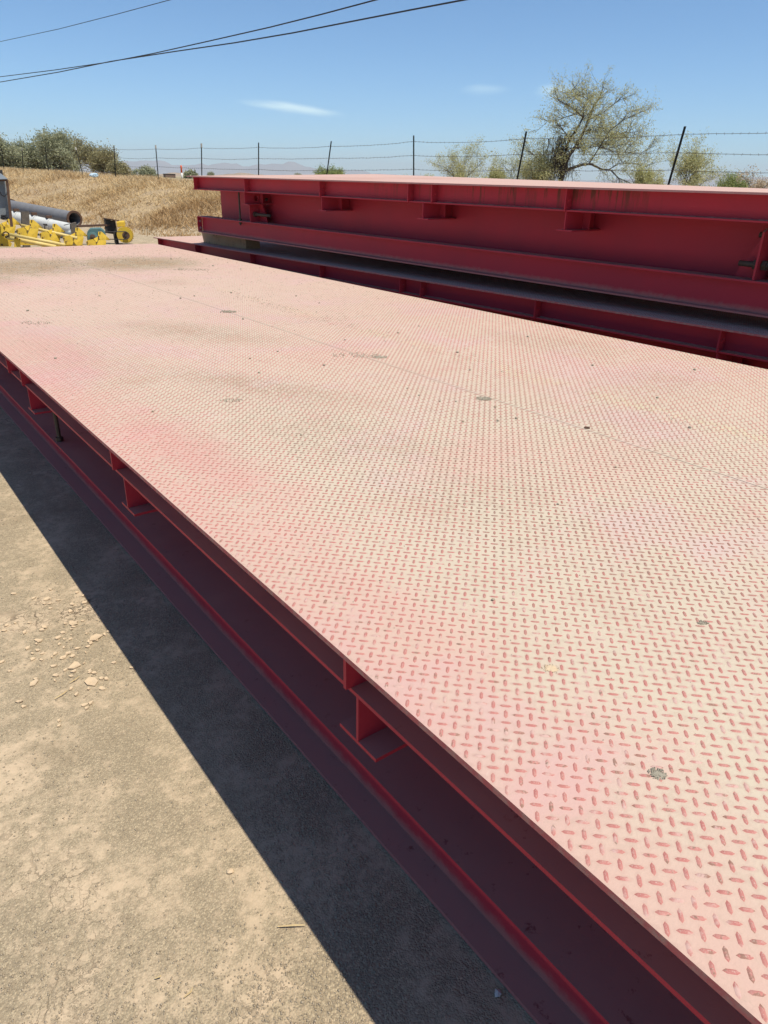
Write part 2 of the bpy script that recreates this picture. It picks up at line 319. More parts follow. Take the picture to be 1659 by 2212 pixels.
def ground_material():
    t = new_mat('dusty_yard_ground'); co = world_co(t)
    x, y, z = t.sep(co)
    n1 = t.noise(co, 1.1, 5, .6, .5); n2 = t.noise(co, 4.5, 6, .65, .3); n3 = t.noise(co, 28, 4, .7); n4 = t.noise(co, 130, 3, .7)
    vr = t.voro(t.vadd(co, t.scale(t.comb(n3, n4, 0), (.01, .01, 0))), 230.0); cells = vr.outputs['Distance']; ccol = t.sep(vr.outputs['Color'])[0]
    patch = t.ramp(t.add(t.add(t.mul(n1, .30), t.mul(n2, .38)), t.mul(n3, .32)), .46, .60)     # smooth dried mud skin
    gravel = t.mix(t.ramp(n2, .35, .62), (.33, .268, .182), (.405, .328, .222))
    gravel = t.mix(t.ramp(ccol, .45, .95), gravel, (.47, .38, .255))
    gravel = t.mix(t.mul(t.ramp(ccol, .35, .08), .45), gravel, (.25, .20, .14))
    gravel = t.mix(t.mul(t.ramp(cells, .38, .62), .40), gravel, (.24, .185, .125))
    mud = t.mix(t.ramp(n4, .35, .7), (.53, .412, .285), (.495, .382, .262))
    c = t.mix(patch, gravel, mud)
    c = t.mix(t.mul(t.ramp(t.noise(co, 1.6, 6, .72), .52, .70), .55), c, (.24, .185, .12))
    c = t.mix(t.mul(t.ramp(t.noise(co, 7, 6, .75), .57, .72), .40), c, (.23, .175, .115))
    # fine shrinkage cracks in the mud skin
    wv = t.vadd(co, t.scale(t.comb(n2, n3, 0), (.12, .12, 0)))
    e1 = t.voro(wv, 11.0, 'DISTANCE_TO_EDGE').outputs['Distance']; e2 = t.voro(wv, 31.0, 'DISTANCE_TO_EDGE').outputs['Distance']
    cr = t.mx(t.ramp(e1, .030, .006), t.mul(t.ramp(e2, .045, .012), .6))
    cr = t.mul(cr, t.mul(t.ramp(n1, .50, .60), t.ramp(n2, .42, .55)))
    c = t.mix(t.mul(cr, .8), c, (.10, .075, .05))
    # away from the yard: desert soil
    dist = t.math('SQRT', t.add(t.mul(x, x), t.mul(y, y)))
    far = t.ramp(dist, 35, 70)
    desert = t.mix(t.ramp(t.noise(co, .05, 5, .6), .4, .6), (.42, .33, .22), (.30, .26, .16))
    c = t.mix(far, c, desert)
    bank = t.mul(t.ramp(z, .1, .45), t.sub(1.0, far))
    c = t.mix(t.mul(bank, .85), c, t.mix(t.ramp(n2, .42, .6), (.44, .32, .18), (.33, .24, .15)))
    t.put(t.b.inputs['Base Color'], c); t.b.inputs['Roughness'].default_value = .95; t.b.inputs['Specular IOR Level'].default_value = .15
    h = t.add(t.mul(t.mul(t.sub(1.0, patch), t.sub(1.0, cells)), .55), t.mul(n3, .35))
    h = t.sub(t.add(h, t.mul(patch, .15)), t.mul(cr, .6))
    t.put(t.b.inputs['Normal'], t.bump(h, .8, .006))
    return t.m
M['ground'] = ground_material()

# ------------------------------------------------------------------ mesh helpers
class MB:
    def __init__(s): s.v = []; s.f = []; s.mi = []
    def add(s, vs, fs, mi=0):
        b = len(s.v); s.v += [tuple(v) for v in vs]; s.f += [tuple(b + i for i in f) for f in fs]; s.mi += [mi] * len(fs); return s
    def box(s, x0, x1, y0, y1, z0, z1, n=1, axis=1):
        """box; n > 1 cuts it along the axis so it can bend"""
        lo = [x0, y0, z0]; hi = [x1, y1, z1]
        ks = [lo[axis] + (hi[axis] - lo[axis]) * i / n for i in range(n + 1)]
        a, b = [i for i in range(3) if i != axis]
        vs = []
        for k in ks:
            for (pa, pb) in ((lo[a], lo[b]), (hi[a], lo[b]), (hi[a], hi[b]), (lo[a], hi[b])):
                p = [0, 0, 0]; p[axis] = k; p[a] = pa; p[b] = pb; vs.append(p)
        fs = [(0, 1, 2, 3), tuple(4 * n + i for i in (3, 2, 1, 0))]
        for i in range(n):
            for j in range(4):
                q = (j + 1) % 4; fs.append((4 * i + j, 4 * i + 4 + j, 4 * i + 4 + q, 4 * i + q))
        return s.add(vs, fs)
    def prism(s, poly, axis, c0, c1):
        """poly in the plane normal to axis (two coords in xyz order), extruded c0..c1"""
        a, b = [i for i in range(3) if i != axis]; n = len(poly); vs = []
        for c in (c0, c1):
            for (pa, pb) in poly:
                p = [0, 0, 0]; p[axis] = c; p[a] = pa; p[b] = pb; vs.append(p)
        fs = [tuple(range(n)), tuple(range(2 * n - 1, n - 1, -1))] + [(i, n + i, n + (i + 1) % n, (i + 1) % n) for i in range(n)]
        return s.add(vs, fs)
    def tube(s, pts, rad, n=8, cap=True):
        pts = [Vector(p) for p in pts]; k = len(pts)
        rads = rad if hasattr(rad, '__len__') else [rad] * k
        b = len(s.v); ref = None
        for i, p in enumerate(pts):
            d = (pts[min(i + 1, k - 1)] - pts[max(i - 1, 0)])
            d = d.normalized() if d.length > 1e-9 else Vector((0, 0, 1))
            if ref is None: ref = Vector((0, 0, 1)) if abs(d.z) < .9 else Vector((1, 0, 0))
            u = d.cross(ref).normalized(); w_ = d.cross(u)
            for j in range(n):
                a = 2 * math.pi * j / n
                s.v.append(tuple(p + (u * math.cos(a) + w_ * math.sin(a)) * rads[i]))
        for i in range(k - 1):
            for j in range(n):
                q = (j + 1) % n; s.f.append((b + i * n + j, b + i * n + q, b + (i + 1) * n + q, b + (i + 1) * n + j)); s.mi.append(0)
        if cap:
            s.f.append(tuple(b + j for j in range(n - 1, -1, -1))); s.f.append(tuple(b + (k - 1) * n + j for j in range(n))); s.mi += [0, 0]
        return s
    def ring(s, c, d, r0, r1, t_, n=20):
        """flat ring (washer, pipe flange) centred at c along d"""
        c = Vector(c); d = Vector(d).normalized(); ref = Vector((0, 0, 1)) if abs(d.z) < .9 else Vector((1, 0, 0))
        u = d.cross(ref).normalized(); w_ = d.cross(u); b = len(s.v)
        for (r, h) in ((r0, 0), (r1, 0), (r1, t_), (r0, t_)):
            for j in range(n):
                a = 2 * math.pi * j / n; s.v.append(tuple(c + d * h + (u * math.cos(a) + w_ * math.sin(a)) * r))
        for k in range(4):
            for j in range(n):
                q = (j + 1) % n; k2 = (k + 1) % 4
                s.f.append((b + k * n + j, b + k * n + q, b + k2 * n + q, b + k2 * n + j)); s.mi.append(0)
        return s
    def holed(s, x0, x1, z0, z1, cx, cz, r, y0, y1, n=20):
        """rectangular plate (normal y) with a round hole"""
        b = len(s.v); hw = []
        for j in range(n):
            a = 2 * math.pi * j / n; dx, dz = math.cos(a), math.sin(a)
            tx = ((x1 - cx) / dx if dx > 1e-6 else (x0 - cx) / dx if dx < -1e-6 else 1e9)
            tz = ((z1 - cz) / dz if dz > 1e-6 else (z0 - cz) / dz if dz < -1e-6 else 1e9)
            k = min(tx, tz); hw.append((cx + dx * k, cz + dz * k, cx + dx * r, cz + dz * r))
        # make the outer loop pass the four corners
        for (X, Z) in ((x0, z0), (x1, z0), (x1, z1), (x0, z1)):
            j = min(range(n), key=lambda q: (hw[q][0] - X) ** 2 + (hw[q][1] - Z) ** 2); hw[j] = (X, Z, hw[j][2], hw[j][3])
        for y in (y0, y1):
            for h in hw: s.v.append((h[0], y, h[1])); s.v.append((h[2], y, h[3]))
        m = 2 * n
        for j in range(n):
            q = (j + 1) % n
            s.f += [(b + 2 * j, b + 2 * q, b + 2 * q + 1, b + 2 * j + 1), (b + m + 2 * j, b + m + 2 * j + 1, b + m + 2 * q + 1, b + m + 2 * q),
                    (b + 2 * j, b + m + 2 * j, b + m + 2 * q, b + 2 * q), (b + 2 * j + 1, b + 2 * q + 1, b + m + 2 * q + 1, b + m + 2 * j + 1)]
            s.mi += [0] * 4
        return s
    def mesh(s, name, mats, smooth=False):
        me = bpy.data.meshes.new(name); me.from_pydata(s.v, [], s.f)
        for m in (mats if isinstance(mats, (list, tuple)) else [mats]): me.materials.append(m)
        if any(s.mi): me.polygons.foreach_set('material_index', s.mi)
        bm = bmesh.new(); bm.from_mesh(me); bmesh.ops.recalc_face_normals(bm, faces=bm.faces); bm.to_mesh(me); bm.free()
        if smooth: me.polygons.foreach_set('use_smooth', [True] * len(me.polygons))
        me.update(); return me
    def build(s, name, mat, parent=None, smooth=False, bevel=0):
        o = bpy.data.objects.new(name, s.mesh(name, mat, smooth)); COL.objects.link(o); o.parent = parent
        if bevel:
            bv = o.modifiers.new('edge', 'BEVEL'); bv.width = bevel; bv.segments = 2; bv.limit_method = 'ANGLE'
        return o
def fast_mesh(name, V, F, mat, smooth=False):
    """numpy verts (n,3) and equal-sized faces (m,k)"""
    me = bpy.data.meshes.new(name); k = F.shape[1]
    me.vertices.add(len(V)); me.vertices.foreach_set('co', V.astype(np.float32).ravel())
    me.loops.add(F.size); me.loops.foreach_set('vertex_index', F.astype(np.int32).ravel())
    me.polygons.add(len(F)); me.polygons.foreach_set('loop_start', np.arange(0, F.size, k, dtype=np.int32))
    me.polygons.foreach_set('loop_total', np.full(len(F), k, dtype=np.int32))
    if smooth: me.polygons.foreach_set('use_smooth', np.ones(len(F), dtype=bool))
    me.materials.append(mat); me.update(calc_edges=True); me.validate(); return me
def link(name, me, parent=None, loc=None):
    o = bpy.data.objects.new(name, me); COL.objects.link(o); o.parent = parent
    if loc is not None: o.location = loc
    return o
def tag(o, label=None, cat=None, group=None, kind=None):
    if label: o['label'] = label
    if cat: o['category'] = cat
    if group: o['group'] = group
    if kind: o['kind'] = kind
    return o
def empty(name, loc=(0, 0, 0), rot=(0, 0, 0)):
    o = bpy.data.objects.new(name, None); COL.objects.link(o); o.location = loc; o.rotation_euler = rot; o.empty_display_size = .2; return o

# ------------------------------------------------------------------ ground, bank, desert plain, mountains
FX0, FY0, FDX, FDY = 2.707 * 3.5, 12.482 * 3.5, math.cos(-1.449) * 3.5, math.sin(-1.449) * 3.5
def fence_x(y): return FX0 + (y - FY0) * FDX / FDY
def gz(x, y):
    """height of the ground"""
    x = np.asarray(x, float); y = np.asarray(y, float)
    d = x - fence_x(np.clip(y, -60, 75)) + .35 * np.sin(y * .55) + .2 * np.sin(y * 1.7 + 1)
    t = np.clip((d + 4.6) / 4.4, 0, 1); t = t * t * (3 - 2 * t)
    crest = 1.20 + .020 * np.clip(y - 24, 0, 30)
    z = t * crest
    beyond = np.clip(d / 8, 0, 1); z = z - beyond * .35
    r = np.hypot(x, y)
    z = z + np.clip(r - 120, 0, None) * .0022
    bumps = .03 * np.sin(x * 1.9 + y * .7) * np.sin(y * 1.3 - x * .4) + .02 * np.sin(x * 4.1 - y * 3.3)
    return z + bumps * np.clip(t * 2, 0, 1) - .005
def axis(fine_lo, fine_hi, step, far, g=1.16):
    a = list(np.arange(fine_lo, fine_hi + 1e-6, step)); s = step; v = fine_hi
    while v < far: s *= g; v += s; a.append(v)
    s = step; v = fine_lo; b = []
    while v > -far: s *= g; v -= s; b.append(v)
    return np.clip(np.array(b[::-1] + a), -15000, 15000)
gx = axis(-3, 16, .35, 14000); gy = axis(-1, 62, .45, 14000)
X, Y = np.meshgrid(gx, gy); Z = gz(X, Y)
nx, ny = len(gx), len(gy)
idx = np.arange(nx * ny).reshape(ny, nx)
F = np.stack([idx[:-1, :-1], idx[:-1, 1:], idx[1:, 1:], idx[1:, :-1]], -1).reshape(-1, 4)
tag(link('ground', fast_mesh('ground', np.stack([X.ravel(), Y.ravel(), Z.ravel()], -1), F, M['ground'], True)), kind='structure')

def mountain(name, r0, r1, a0, a1, prof, mat, seed):
    """ridge seen between azimuths a0..a1 (degrees from +Y towards +X); prof: azimuth -> crest height"""
    rg = np.random.default_rng(seed); na, nr = 260, 14
    az = np.radians(np.linspace(a0, a1, na)); V = []
    h = np.interp(np.degrees(az), [p[0] for p in prof], [p[1] for p in prof])
    ph = rg.uniform(0, 6, 8)
    fn = sum(np.sin(az * f * 57.3 + p) * k for f, p, k in zip((1.3, 2.7, 4.9, 8.1), ph, (.09, .07, .05, .035)))
    for j in range(nr):
        q = j / (nr - 1); e = np.sin(q * math.pi) ** .9
        rr = r0 + (r1 - r0) * q
        rough = sum(np.sin(az * f * 57.3 + p + q * 5 * k) * .05 for k, (f, p) in enumerate(zip((5.3, 11.7, 19.1), ph[4:7])))
        zz = ((1.08 if r0 > 5000 else .85) * h * (1 + fn + rough * (1 - e)) * e) - 60 * (1 - e) + rr * .0018
        V.append(np.stack([np.sin(az) * rr, np.cos(az) * rr, zz], -1))
    V = np.concatenate(V); I = np.arange(na * nr).reshape(nr, na)
    Fm = np.stack([I[:-1, :-1], I[:-1, 1:], I[1:, 1:], I[1:, :-1]], -1).reshape(-1, 4)
    return tag(link(name, fast_mesh(name, V, Fm, mat)), kind='structure')
M['rock'] = simple('bare_mountain_rock', (.25, .23, .235), (.20, .19, .20), .95, .002, 0, (.28, .25, .24), .0)
M['hill'] = simple('tan_hill_soil', (.34, .26, .18), (.28, .21, .15), .95, .01, 0, (.25, .21, .14), .0)
mountain('mountain_range', 12300, 14600, -5, 100, [(-5, 90), (10, 120), (17, 165), (20, 200), (23, 170), (26, 185), (30, 215), (33, 150), (38, 90), (45, 60), (52, 70), (58, 130), (60, 205), (62, 150), (66, 90), (80, 110), (100, 90)], M['rock'], 3)
mountain('low_hills', 1500, 2100, 16, 40, [(16, 1), (20, 4), (22, 10), (24, 5), (26, 12), (28, 11), (30, 4), (32, 7), (34, 3), (40, 1)], M['hill'], 5)

# ------------------------------------------------------------------ steel platform modules
T = .676; WID = 3.05; LIPZ = T - .157; RAILZ = T - .480; OV = .15
def twist(o, k0, k1, L):
    if not (k0 or k1): return
    for v in o.data.vertices: v.co.z += (k0 + (k1 - k0) * (-v.co.y / L)) * v.co.x
def module(name, L, stiff, stubs, cells, loc, rot, label, cross=None, tw=(0, 0), holes=(), streak=False, bolts=()):
    """origin at the far end under the near long edge; x across, y towards -L along the near edge, z up to the deck at T"""
    root = tag(empty(name, loc, rot), label, 'steel platform', 'steel platform modules')
    P = M['paint']; PC = M['paint_streak'] if streak else P
    N = 24
    def bld(mb, nm, mat=None, parent=root, bevel=0, smooth=False):
        o = mb.build(nm, mat or P, parent, smooth, bevel); twist(o, *tw, L); return o
    # deck plates, 3 mm joints between them
    mid = 1.495; g = .0016
    rects = [(0, mid - g, -L, 0)]
    if cross: rects += [(mid + g, WID, -L, cross - g), (mid + g, WID, cross + g, 0)]
    else: rects += [(mid + g, WID, -L, 0)]
    for r in rects: bld(MB().box(r[0], r[1], r[2], r[3], T - .012, T, N), 'deck_plate', M['tread_pink'] if streak else M['tread'])
    bld(MB().box(mid - .02, mid + .02, -L + .01, -.01, T - .016, T - .0125, N), 'joint_backing', M['gap'])
    # edge channels: web and outward flange on each long side, end channels
    ch = [];
    for sgn, nm in ((0, 'edge_channel'), (1, 'edge_channel')):
        mb = MB(); f = (lambda a: a) if not sgn else (lambda a: WID - a)
        a, b = sorted((f(.115), f(.125))); mb.box(a, b, -L + .03, -.03, LIPZ + .010, T - .0125, N)
        a, b = sorted((f(.058), f(.125))); mb.box(a, b, -L + .03, -.03, LIPZ, LIPZ + .0098, N)
        ch.append(bld(mb, nm, PC))
    for y0 in (-.03, -L + .02): bld(MB().box(.126, WID - .126, y0 - .0, y0 + .01, LIPZ, T - .0125, 2, 0), 'end_plate')
    wm = MB()
    k_ = int(L / .05); pw = [(.1125 + random.uniform(-.0012, .0012), -L + .04 + (L - .08) * i / k_, LIPZ + .0115 + random.uniform(-.001, .001)) for i in range(k_ + 1)]
    wm.tube(pw, [.0042 + random.uniform(-.0012, .0012) for _ in pw], 5, False); bld(wm, 'weld_bead', M['weld'])
    # stiffener plates welded into the channel
    for y in stiff:
        mb = MB()
        if (y, 'h') in holes or y in holes:
            mb.holed(.046, .1148, LIPZ + .0102, T - .0128, .083, T - .085, .016, y - .005, y + .005)
        else: mb.prism([(.046, T - .0128), (.1148, T - .0128), (.1148, LIPZ + .0102), (.0575, LIPZ + .0102), (.054, LIPZ - .004), (.046, LIPZ + .003)], 1, y - .005, y + .005)
        s_ = bld(mb, 'stiffener')
        # bolt through the stiffener
        if y not in holes:
            b_ = MB().tube([(.083, y - .013, T - .085), (.083, y + .013, T - .085)], .011, 6)
            bld(b_, 'bolt', M['paint'])
        mb = MB().prism([(WID - .046, T - .0128), (WID - .1148, T - .0128), (WID - .1148, LIPZ + .0102), (WID - .046, LIPZ + .0102)], 1, y - .005, y + .005)
        bld(mb, 'stiffener')
    # cross beam stubs carrying the channels
    for y in stubs:
        hole = any(abs(y - c) < .2 for c in cells)
        for side in (0, 1):
            f = (lambda a: a) if not side else (lambda a: WID - a)
            mb = MB(); zb = T - .287
            a, b = sorted((f(.062), f(.40)))
            if hole and not side: mb.holed(a, b, zb + .0098, LIPZ - .0005, .21, LIPZ - .062, .030, y - .004, y + .004)
            else: mb.box(a, b, y - .004, y + .004, zb + .0098, LIPZ - .0005)
            mb.box(a, b, y - .068, y + .068, zb, zb + .0095)
            a2, b2 = sorted((f(.26), f(.268))); mb.box(a2, b2, y - .066, y - .0045, zb + .0098, LIPZ - .0008); mb.box(a2, b2, y + .0045, y + .066, zb + .0098, LIPZ - .0008)
            bld(mb, 'cross_beam')
    # main girder webs and bottom rails
    for side in (0, 1):
        f = (lambda a: a) if not side else (lambda a: WID - a)
        a, b = sorted((f(.402), f(.412))); mb = MB()
        cuts = [(-.10, 0)] if not cells else []
        yy = -.11
        for c in sorted(cells, reverse=True):
            h0, h1 = (c + .46, c + .30) if c > -L / 2 else (c - .30, c - .46)
            mb.box(a, b, h0, yy, .0205, T - .014, 4); mb.box(a, b, h1, h0 - .0005, T - .275, T - .014); yy = h1 - .0005
        mb.box(a, b, -L + .11, yy, .0205, T - .014, N); bld(mb, 'girder_web')
        a, b = sorted((f(.33), f(.50))); bld(MB().box(a, b, -L + .11, -.11, .008, .020, N), 'girder_flange')
        mb = MB(); e = .10
        a, b = sorted((f(OV), f(.295))); mb.box(a, b, -L - e, e, RAILZ - .011, RAILZ, N); mb.box(a, b, -L - e, e, 0, .011, N)
        a, b = sorted((f(.218), f(.227))); mb.box(a, b, -L - e + .001, e - .001, .0112, RAILZ - .0112, N)
        rl = bld(mb, 'bottom_rail')
        # bolted end plate of the rail
        for ye in (e + .0005, -L - e - .0125):
            a, b = sorted((f(OV + .004), f(.216)))
            ep = MB().box(a, b, ye, ye + .012, .0115, RAILZ - .0115)
            ep = bld(ep, 'rail_end_plate')
            for zz in (.055, .135): bld(MB().tube([(f(.185), ye - .006, zz), (f(.185), ye + .018, zz)], .014, 8), 'bolt', M['silver'], ep)
    # levelling bolts hanging from the channel to the rail
    for y in bolts:
        mb = MB().tube([(.178, y, LIPZ - .002), (.178, y, RAILZ - .05)], .011, 8)
        mb.tube([(.178, y, RAILZ + .001), (.178, y, RAILZ + .022)], .021, 6); mb.tube([(.178, y, RAILZ - .034), (.178, y, RAILZ - .0125)], .021, 6)
        bld(mb, 'levelling_bolt', M['bolt'])
    # load cell check assemblies
    for c in cells:
        sg = -1 if c > -L / 2 else 1
        yc = c + (.12 if sg < 0 else -.12)
        mb = MB().prism([(.165, RAILZ + .0005), (.385, RAILZ + .0005), (.385, T - .19), (.20, T - .19), (.165, T - .21)], 1, yc - .006, yc + .006)
        bld(mb, 'check_plate')
        y1 = yc + sg * .0065; y2 = yc + sg * .17
        mb = MB().prism([(y1, RAILZ + .001), (y2, RAILZ + .001), (y2, RAILZ + .02), (y1 + sg * .03, T - .205), (y1, T - .205)], 0, .292, .304)
        bld(mb, 'gusset')
        for zz, l0, l1, xx in ((T - .235, -.03, .10, .345), (RAILZ + .085, -.07, .36 if sg < 0 else .13, .225)):
            b_ = bld(MB().tube([(xx, yc - sg * l0 * -1, zz), (xx, yc + sg * l1, zz)], .017, 10), 'check_bolt', M['bolt'], smooth=True)
            mb = MB()
            for q in (-.026, .026): mb.tube([(xx, yc + q - .014, zz), (xx, yc + q + .014, zz)], .030, 6)
            n_ = bld(mb, 'nut', M['bolt'], b_)
        lc = bld(MB().tube([(.33, c - sg * .24, RAILZ + .02), (.33, c - sg * .24, RAILZ + .075), (.33, c - sg * .24, RAILZ + .077), (.33, c - sg * .24, RAILZ + .16)], [.035, .035, .022, .022], 12), 'load_cell', M['silver'])
        bld(MB().tube([(.29, c - sg * .25, RAILZ + .15), (.25, c - sg * .25, RAILZ + .12), (.245, c - sg * .24, RAILZ + .06), (.25, c - sg * .22, RAILZ + .012)], .006, 6), 'signal_cable', M['black'])
        bld(MB().box(.25, .40, *sorted((c - sg * .14, c - sg * .40)), T - .318, T - .306), 'shelf_plate')
        bld(MB().box(.27, .40, *sorted((c - sg * .185, c - sg * .195)), RAILZ + .001, T - .3185), 'cell_bracket')
    return root

fl = lambda *ys: [y - FAR for y in ys]
front = module('platform_module', 12.0, fl(10.0, 8.55, 7.1, 5.65, 4.23, 3.91, 2.49, .99, -.45), fl(8.5, 7.0, 5.5, 3.89, 2.427, .967, -.5), [-1.35, -10.65], (EDGE, FAR, 0), (0, 0, 0),
    'dusty pink tread plate platform lying on the ground, nearest the camera', cross=3.95 - FAR, holes=fl(2.49, .99), bolts=[3.93 - FAR, -1.0])
LO = (4.0227, 11.0758, .6862 - T); UP = (3.9321, 9.4257, 1.5166 - T)
lower = module('platform_module', 11.7, [-.05, -1.33, -2.87, -4.38, -5.71, -6.0, -7.33, -8.8, -10.3], [-2.8, -4.3, -5.8, -7.3, -8.8], [-1.38, -10.3], LO, (math.atan(-.0047), 0, .0261),
    'shaded lower red platform of the stack, under the wooden block', cross=-4.2)
upper = module('platform_module', 8.7, [-.10, -1.38, -2.87, -4.20, -4.50, -5.87, -7.40, -8.6], [-1.34, -2.885, -4.385, -5.876], [-1.38, -7.10], UP, (math.atan(.0052), 0, .0448),
    'upper red platform of the stack, resting on a wooden block', tw=(.027, -.004), streak=True, bolts=[-1.0])

# tread lugs: a square lattice of short raised bars lying at plus and minus 45 degrees
PT = .0297; LX = .0115
def lug_template(ang):
    l, wd, h = .0108, .0036, .0019; ca, sa = math.cos(ang), math.sin(ang)
    pts = np.array([(-l, 0, -.0003), (-l * .5, -wd, -.0003), (l * .5, -wd, -.0003), (l, 0, -.0003), (l * .5, wd, -.0003), (-l * .5, wd, -.0003), (-l * .68, 0, h), (l * .68, 0, h)])
    R2 = np.array([[ca, -sa, 0], [sa, ca, 0], [0, 0, 1]]); return pts @ R2.T
LF = np.array([(0, 1, 6), (5, 0, 6), (3, 4, 7), (2, 3, 7), (1, 2, 7), (1, 7, 6), (4, 5, 6), (4, 6, 7)])
TA, TB = lug_template(math.radians(45)), lug_template(math.radians(-45))
def lattice(x0, x1, y0, y1):
    i = np.arange(math.ceil((x0 - LX) / PT), math.floor((x1 - LX) / PT) + 1); j = np.arange(math.ceil(y0 / PT), math.floor(y1 / PT) + 1)
    A = np.stack(np.meshgrid(LX + i * PT, j * PT), -1).reshape(-1, 2); B = A + PT / 2
    B = B[(B[:, 0] < x1) & (B[:, 1] < y1)]; return A, B
def lug_mesh(name, A, B, jit=.0):
    V = []; F_ = []; off = 0
    for C_, Tm in ((A, TA), (B, TB)):
        n = len(C_); c3 = np.concatenate([C_, np.full((n, 1), T)], 1)
        sc = rng.uniform(.92, 1.06, (n, 1, 1))
        V.append((c3[:, None, :] + Tm[None] * sc).reshape(-1, 3))
        F_.append((LF[None] + (np.arange(n) * 8)[:, None, None] + off).reshape(-1, 3)); off += n * 8
    return fast_mesh(name, np.concatenate(V), np.concatenate(F_), M['lug'])
A, B = lattice(.009, WID - .009, -11.98, -.012)
def keep_off_joints(P_): 
    k = np.abs(P_[:, 0] - 1.495) > .0045
    k &= ~((P_[:, 0] > 1.49) & (np.abs(P_[:, 1] - (3.95 - FAR)) < .0045)); return P_[k]
A, B = keep_off_joints(A), keep_off_joints(B)
def vis(P_):
    wp = np.concatenate([P_ + np.array([EDGE, FAR]), np.full((len(P_), 1), T)], 1) - CAM
    c = wp @ RW; u = 829.5 + 1533 * c[:, 0] / c[:, 2]; v = 1106 + 1533 * c[:, 1] / c[:, 2]
    ok = (c[:, 2] > .1) & (u > -10) & (u < 1669) & (v > 0) & (v < 2222)
    return np.where(ok, c[:, 2], 1e9)
dA, dB = vis(A), vis(B); cut = np.sort(np.concatenate([dA, dB]))[299]
mA = fast_mesh('tread_lug', TA, LF, M['lug']); mB = fast_mesh('tread_lug', TB, LF, M['lug'])
for C_, D_, me in ((A, dA, mA), (B, dB, mB)):
    for (x, y) in C_[D_ <= cut]: link('tread_lug', me, front, (x, y, T))
tag(link('tread_lugs', lug_mesh('tread_lugs', A[dA > cut], B[dB > cut]), front), kind='stuff')
A, B = lattice(.018, 1.4, -9.5, -.02)
tag(link('tread_lugs', lug_mesh('tread_lugs', A, B), lower), kind='stuff')

# wooden blocks between the two stacked platforms
def timber(loc, rz, l, d, h, label):
    mb = MB(); n = 6; vs = []
    for i in range(n + 1):
        y = -l / 2 + l * i / n; j = .006
        sl = .02 if i == n else 0
        for (x, z) in ((0, 0), (d, 0), (d, h), (0, h)):
            vs.append((x + random.uniform(-j, j), y + (sl if z else -sl), z + (random.uniform(-j, j) * .6 if z == 0 or True else 0)))
    fs = [(0, 1, 2, 3), tuple(4 * n + k for k in (3, 2, 1, 0))]
    for i in range(n):
        for k in range(4): q = (k + 1) % 4; fs.append((4 * i + k, 4 * i + 4 + k, 4 * i + 4 + q, 4 * i + q))
    mb.add(vs, fs); o = mb.build('timber_block', M['timber'], None, False, .008); o.location = loc; o.rotation_euler = (0, 0, rz)
    return tag(o, label, 'wood block')
timber((4.27, 9.2, .692), .035, 1.22, .2, .14, 'weathered wooden block wedged between the two stacked red platforms')

# ------------------------------------------------------------------ loose things on the near platform
def crumb(name, p, r, mat, label, cat, group, seed, flat=.7):
    rg = random.Random(seed); bm = bmesh.new(); bmesh.ops.create_icosphere(bm, subdivisions=1, radius=r)
    for v in bm.verts:
        v.co *= rg.uniform(.75, 1.2); v.co.z *= flat
    me = bpy.data.meshes.new(name); bm.to_mesh(me); bm.free(); me.materials.append(mat)
    o = link(name, me, None, (p[0], p[1], p[2] + r * flat * .6)); o.rotation_euler.z = rg.uniform(0, 6)
    return tag(o, label, cat, group)
def clump(p, R_, n, r0, r1, label, mat='darkpebble', stretch=1.0, ang=0):
    mb = MB(); ca, sa = math.cos(ang), math.sin(ang)
    for k in range(n):
        a = random.uniform(0, 6.28); d = R_ * math.sqrt(random.random()); r = random.uniform(r0, r1)
        ux, uy = math.cos(a) * d * stretch, math.sin(a) * d
        c = Vector((ux * ca - uy * sa, ux * sa + uy * ca, r * .55 + random.uniform(0, r) * (1 - d / R_)))
        vs = [c + Vector(q) * r * random.uniform(.7, 1.15) for q in ((1, 0, 0), (0, 1, 0), (-1, 0, 0), (0, -1, 0), (0, 0, .9), (0, 0, -.6))]
        mb.add(vs, [(0, 1, 4), (1, 2, 4), (2, 3, 4), (3, 0, 4), (1, 0, 5), (2, 1, 5), (3, 2, 5), (0, 3, 5)])
    m_ = 14; rim = []
    for k in range(m_):
        a = 2 * math.pi * k / m_; d = R_ * random.uniform(.55, .95); ux, uy = math.cos(a) * d * stretch, math.sin(a) * d
        rim.append(Vector((ux * ca - uy * sa, ux * sa + uy * ca, .0001)))
    hgt = min(.0035, R_ * .16); inner = [Vector((q.x * .6 + random.uniform(-.1, .1) * R_, q.y * .6 + random.uniform(-.1, .1) * R_, hgt * random.uniform(.6, 1.1))) for q in rim]
    if stretch < 1.35: mb.add(rim + inner + [Vector((0, 0, hgt))], [(k, (k + 1) % m_, m_ + (k + 1) % m_, m_ + k) for k in range(m_)] + [(m_ + k, m_ + (k + 1) % m_, 2 * m_) for k in range(m_)])
    o = mb.build('dirt_clump', M[mat]); o.location = p
    return tag(o, label, 'dirt clump', 'crumbled dirt clumps on the near platform')
zt = T + .0005
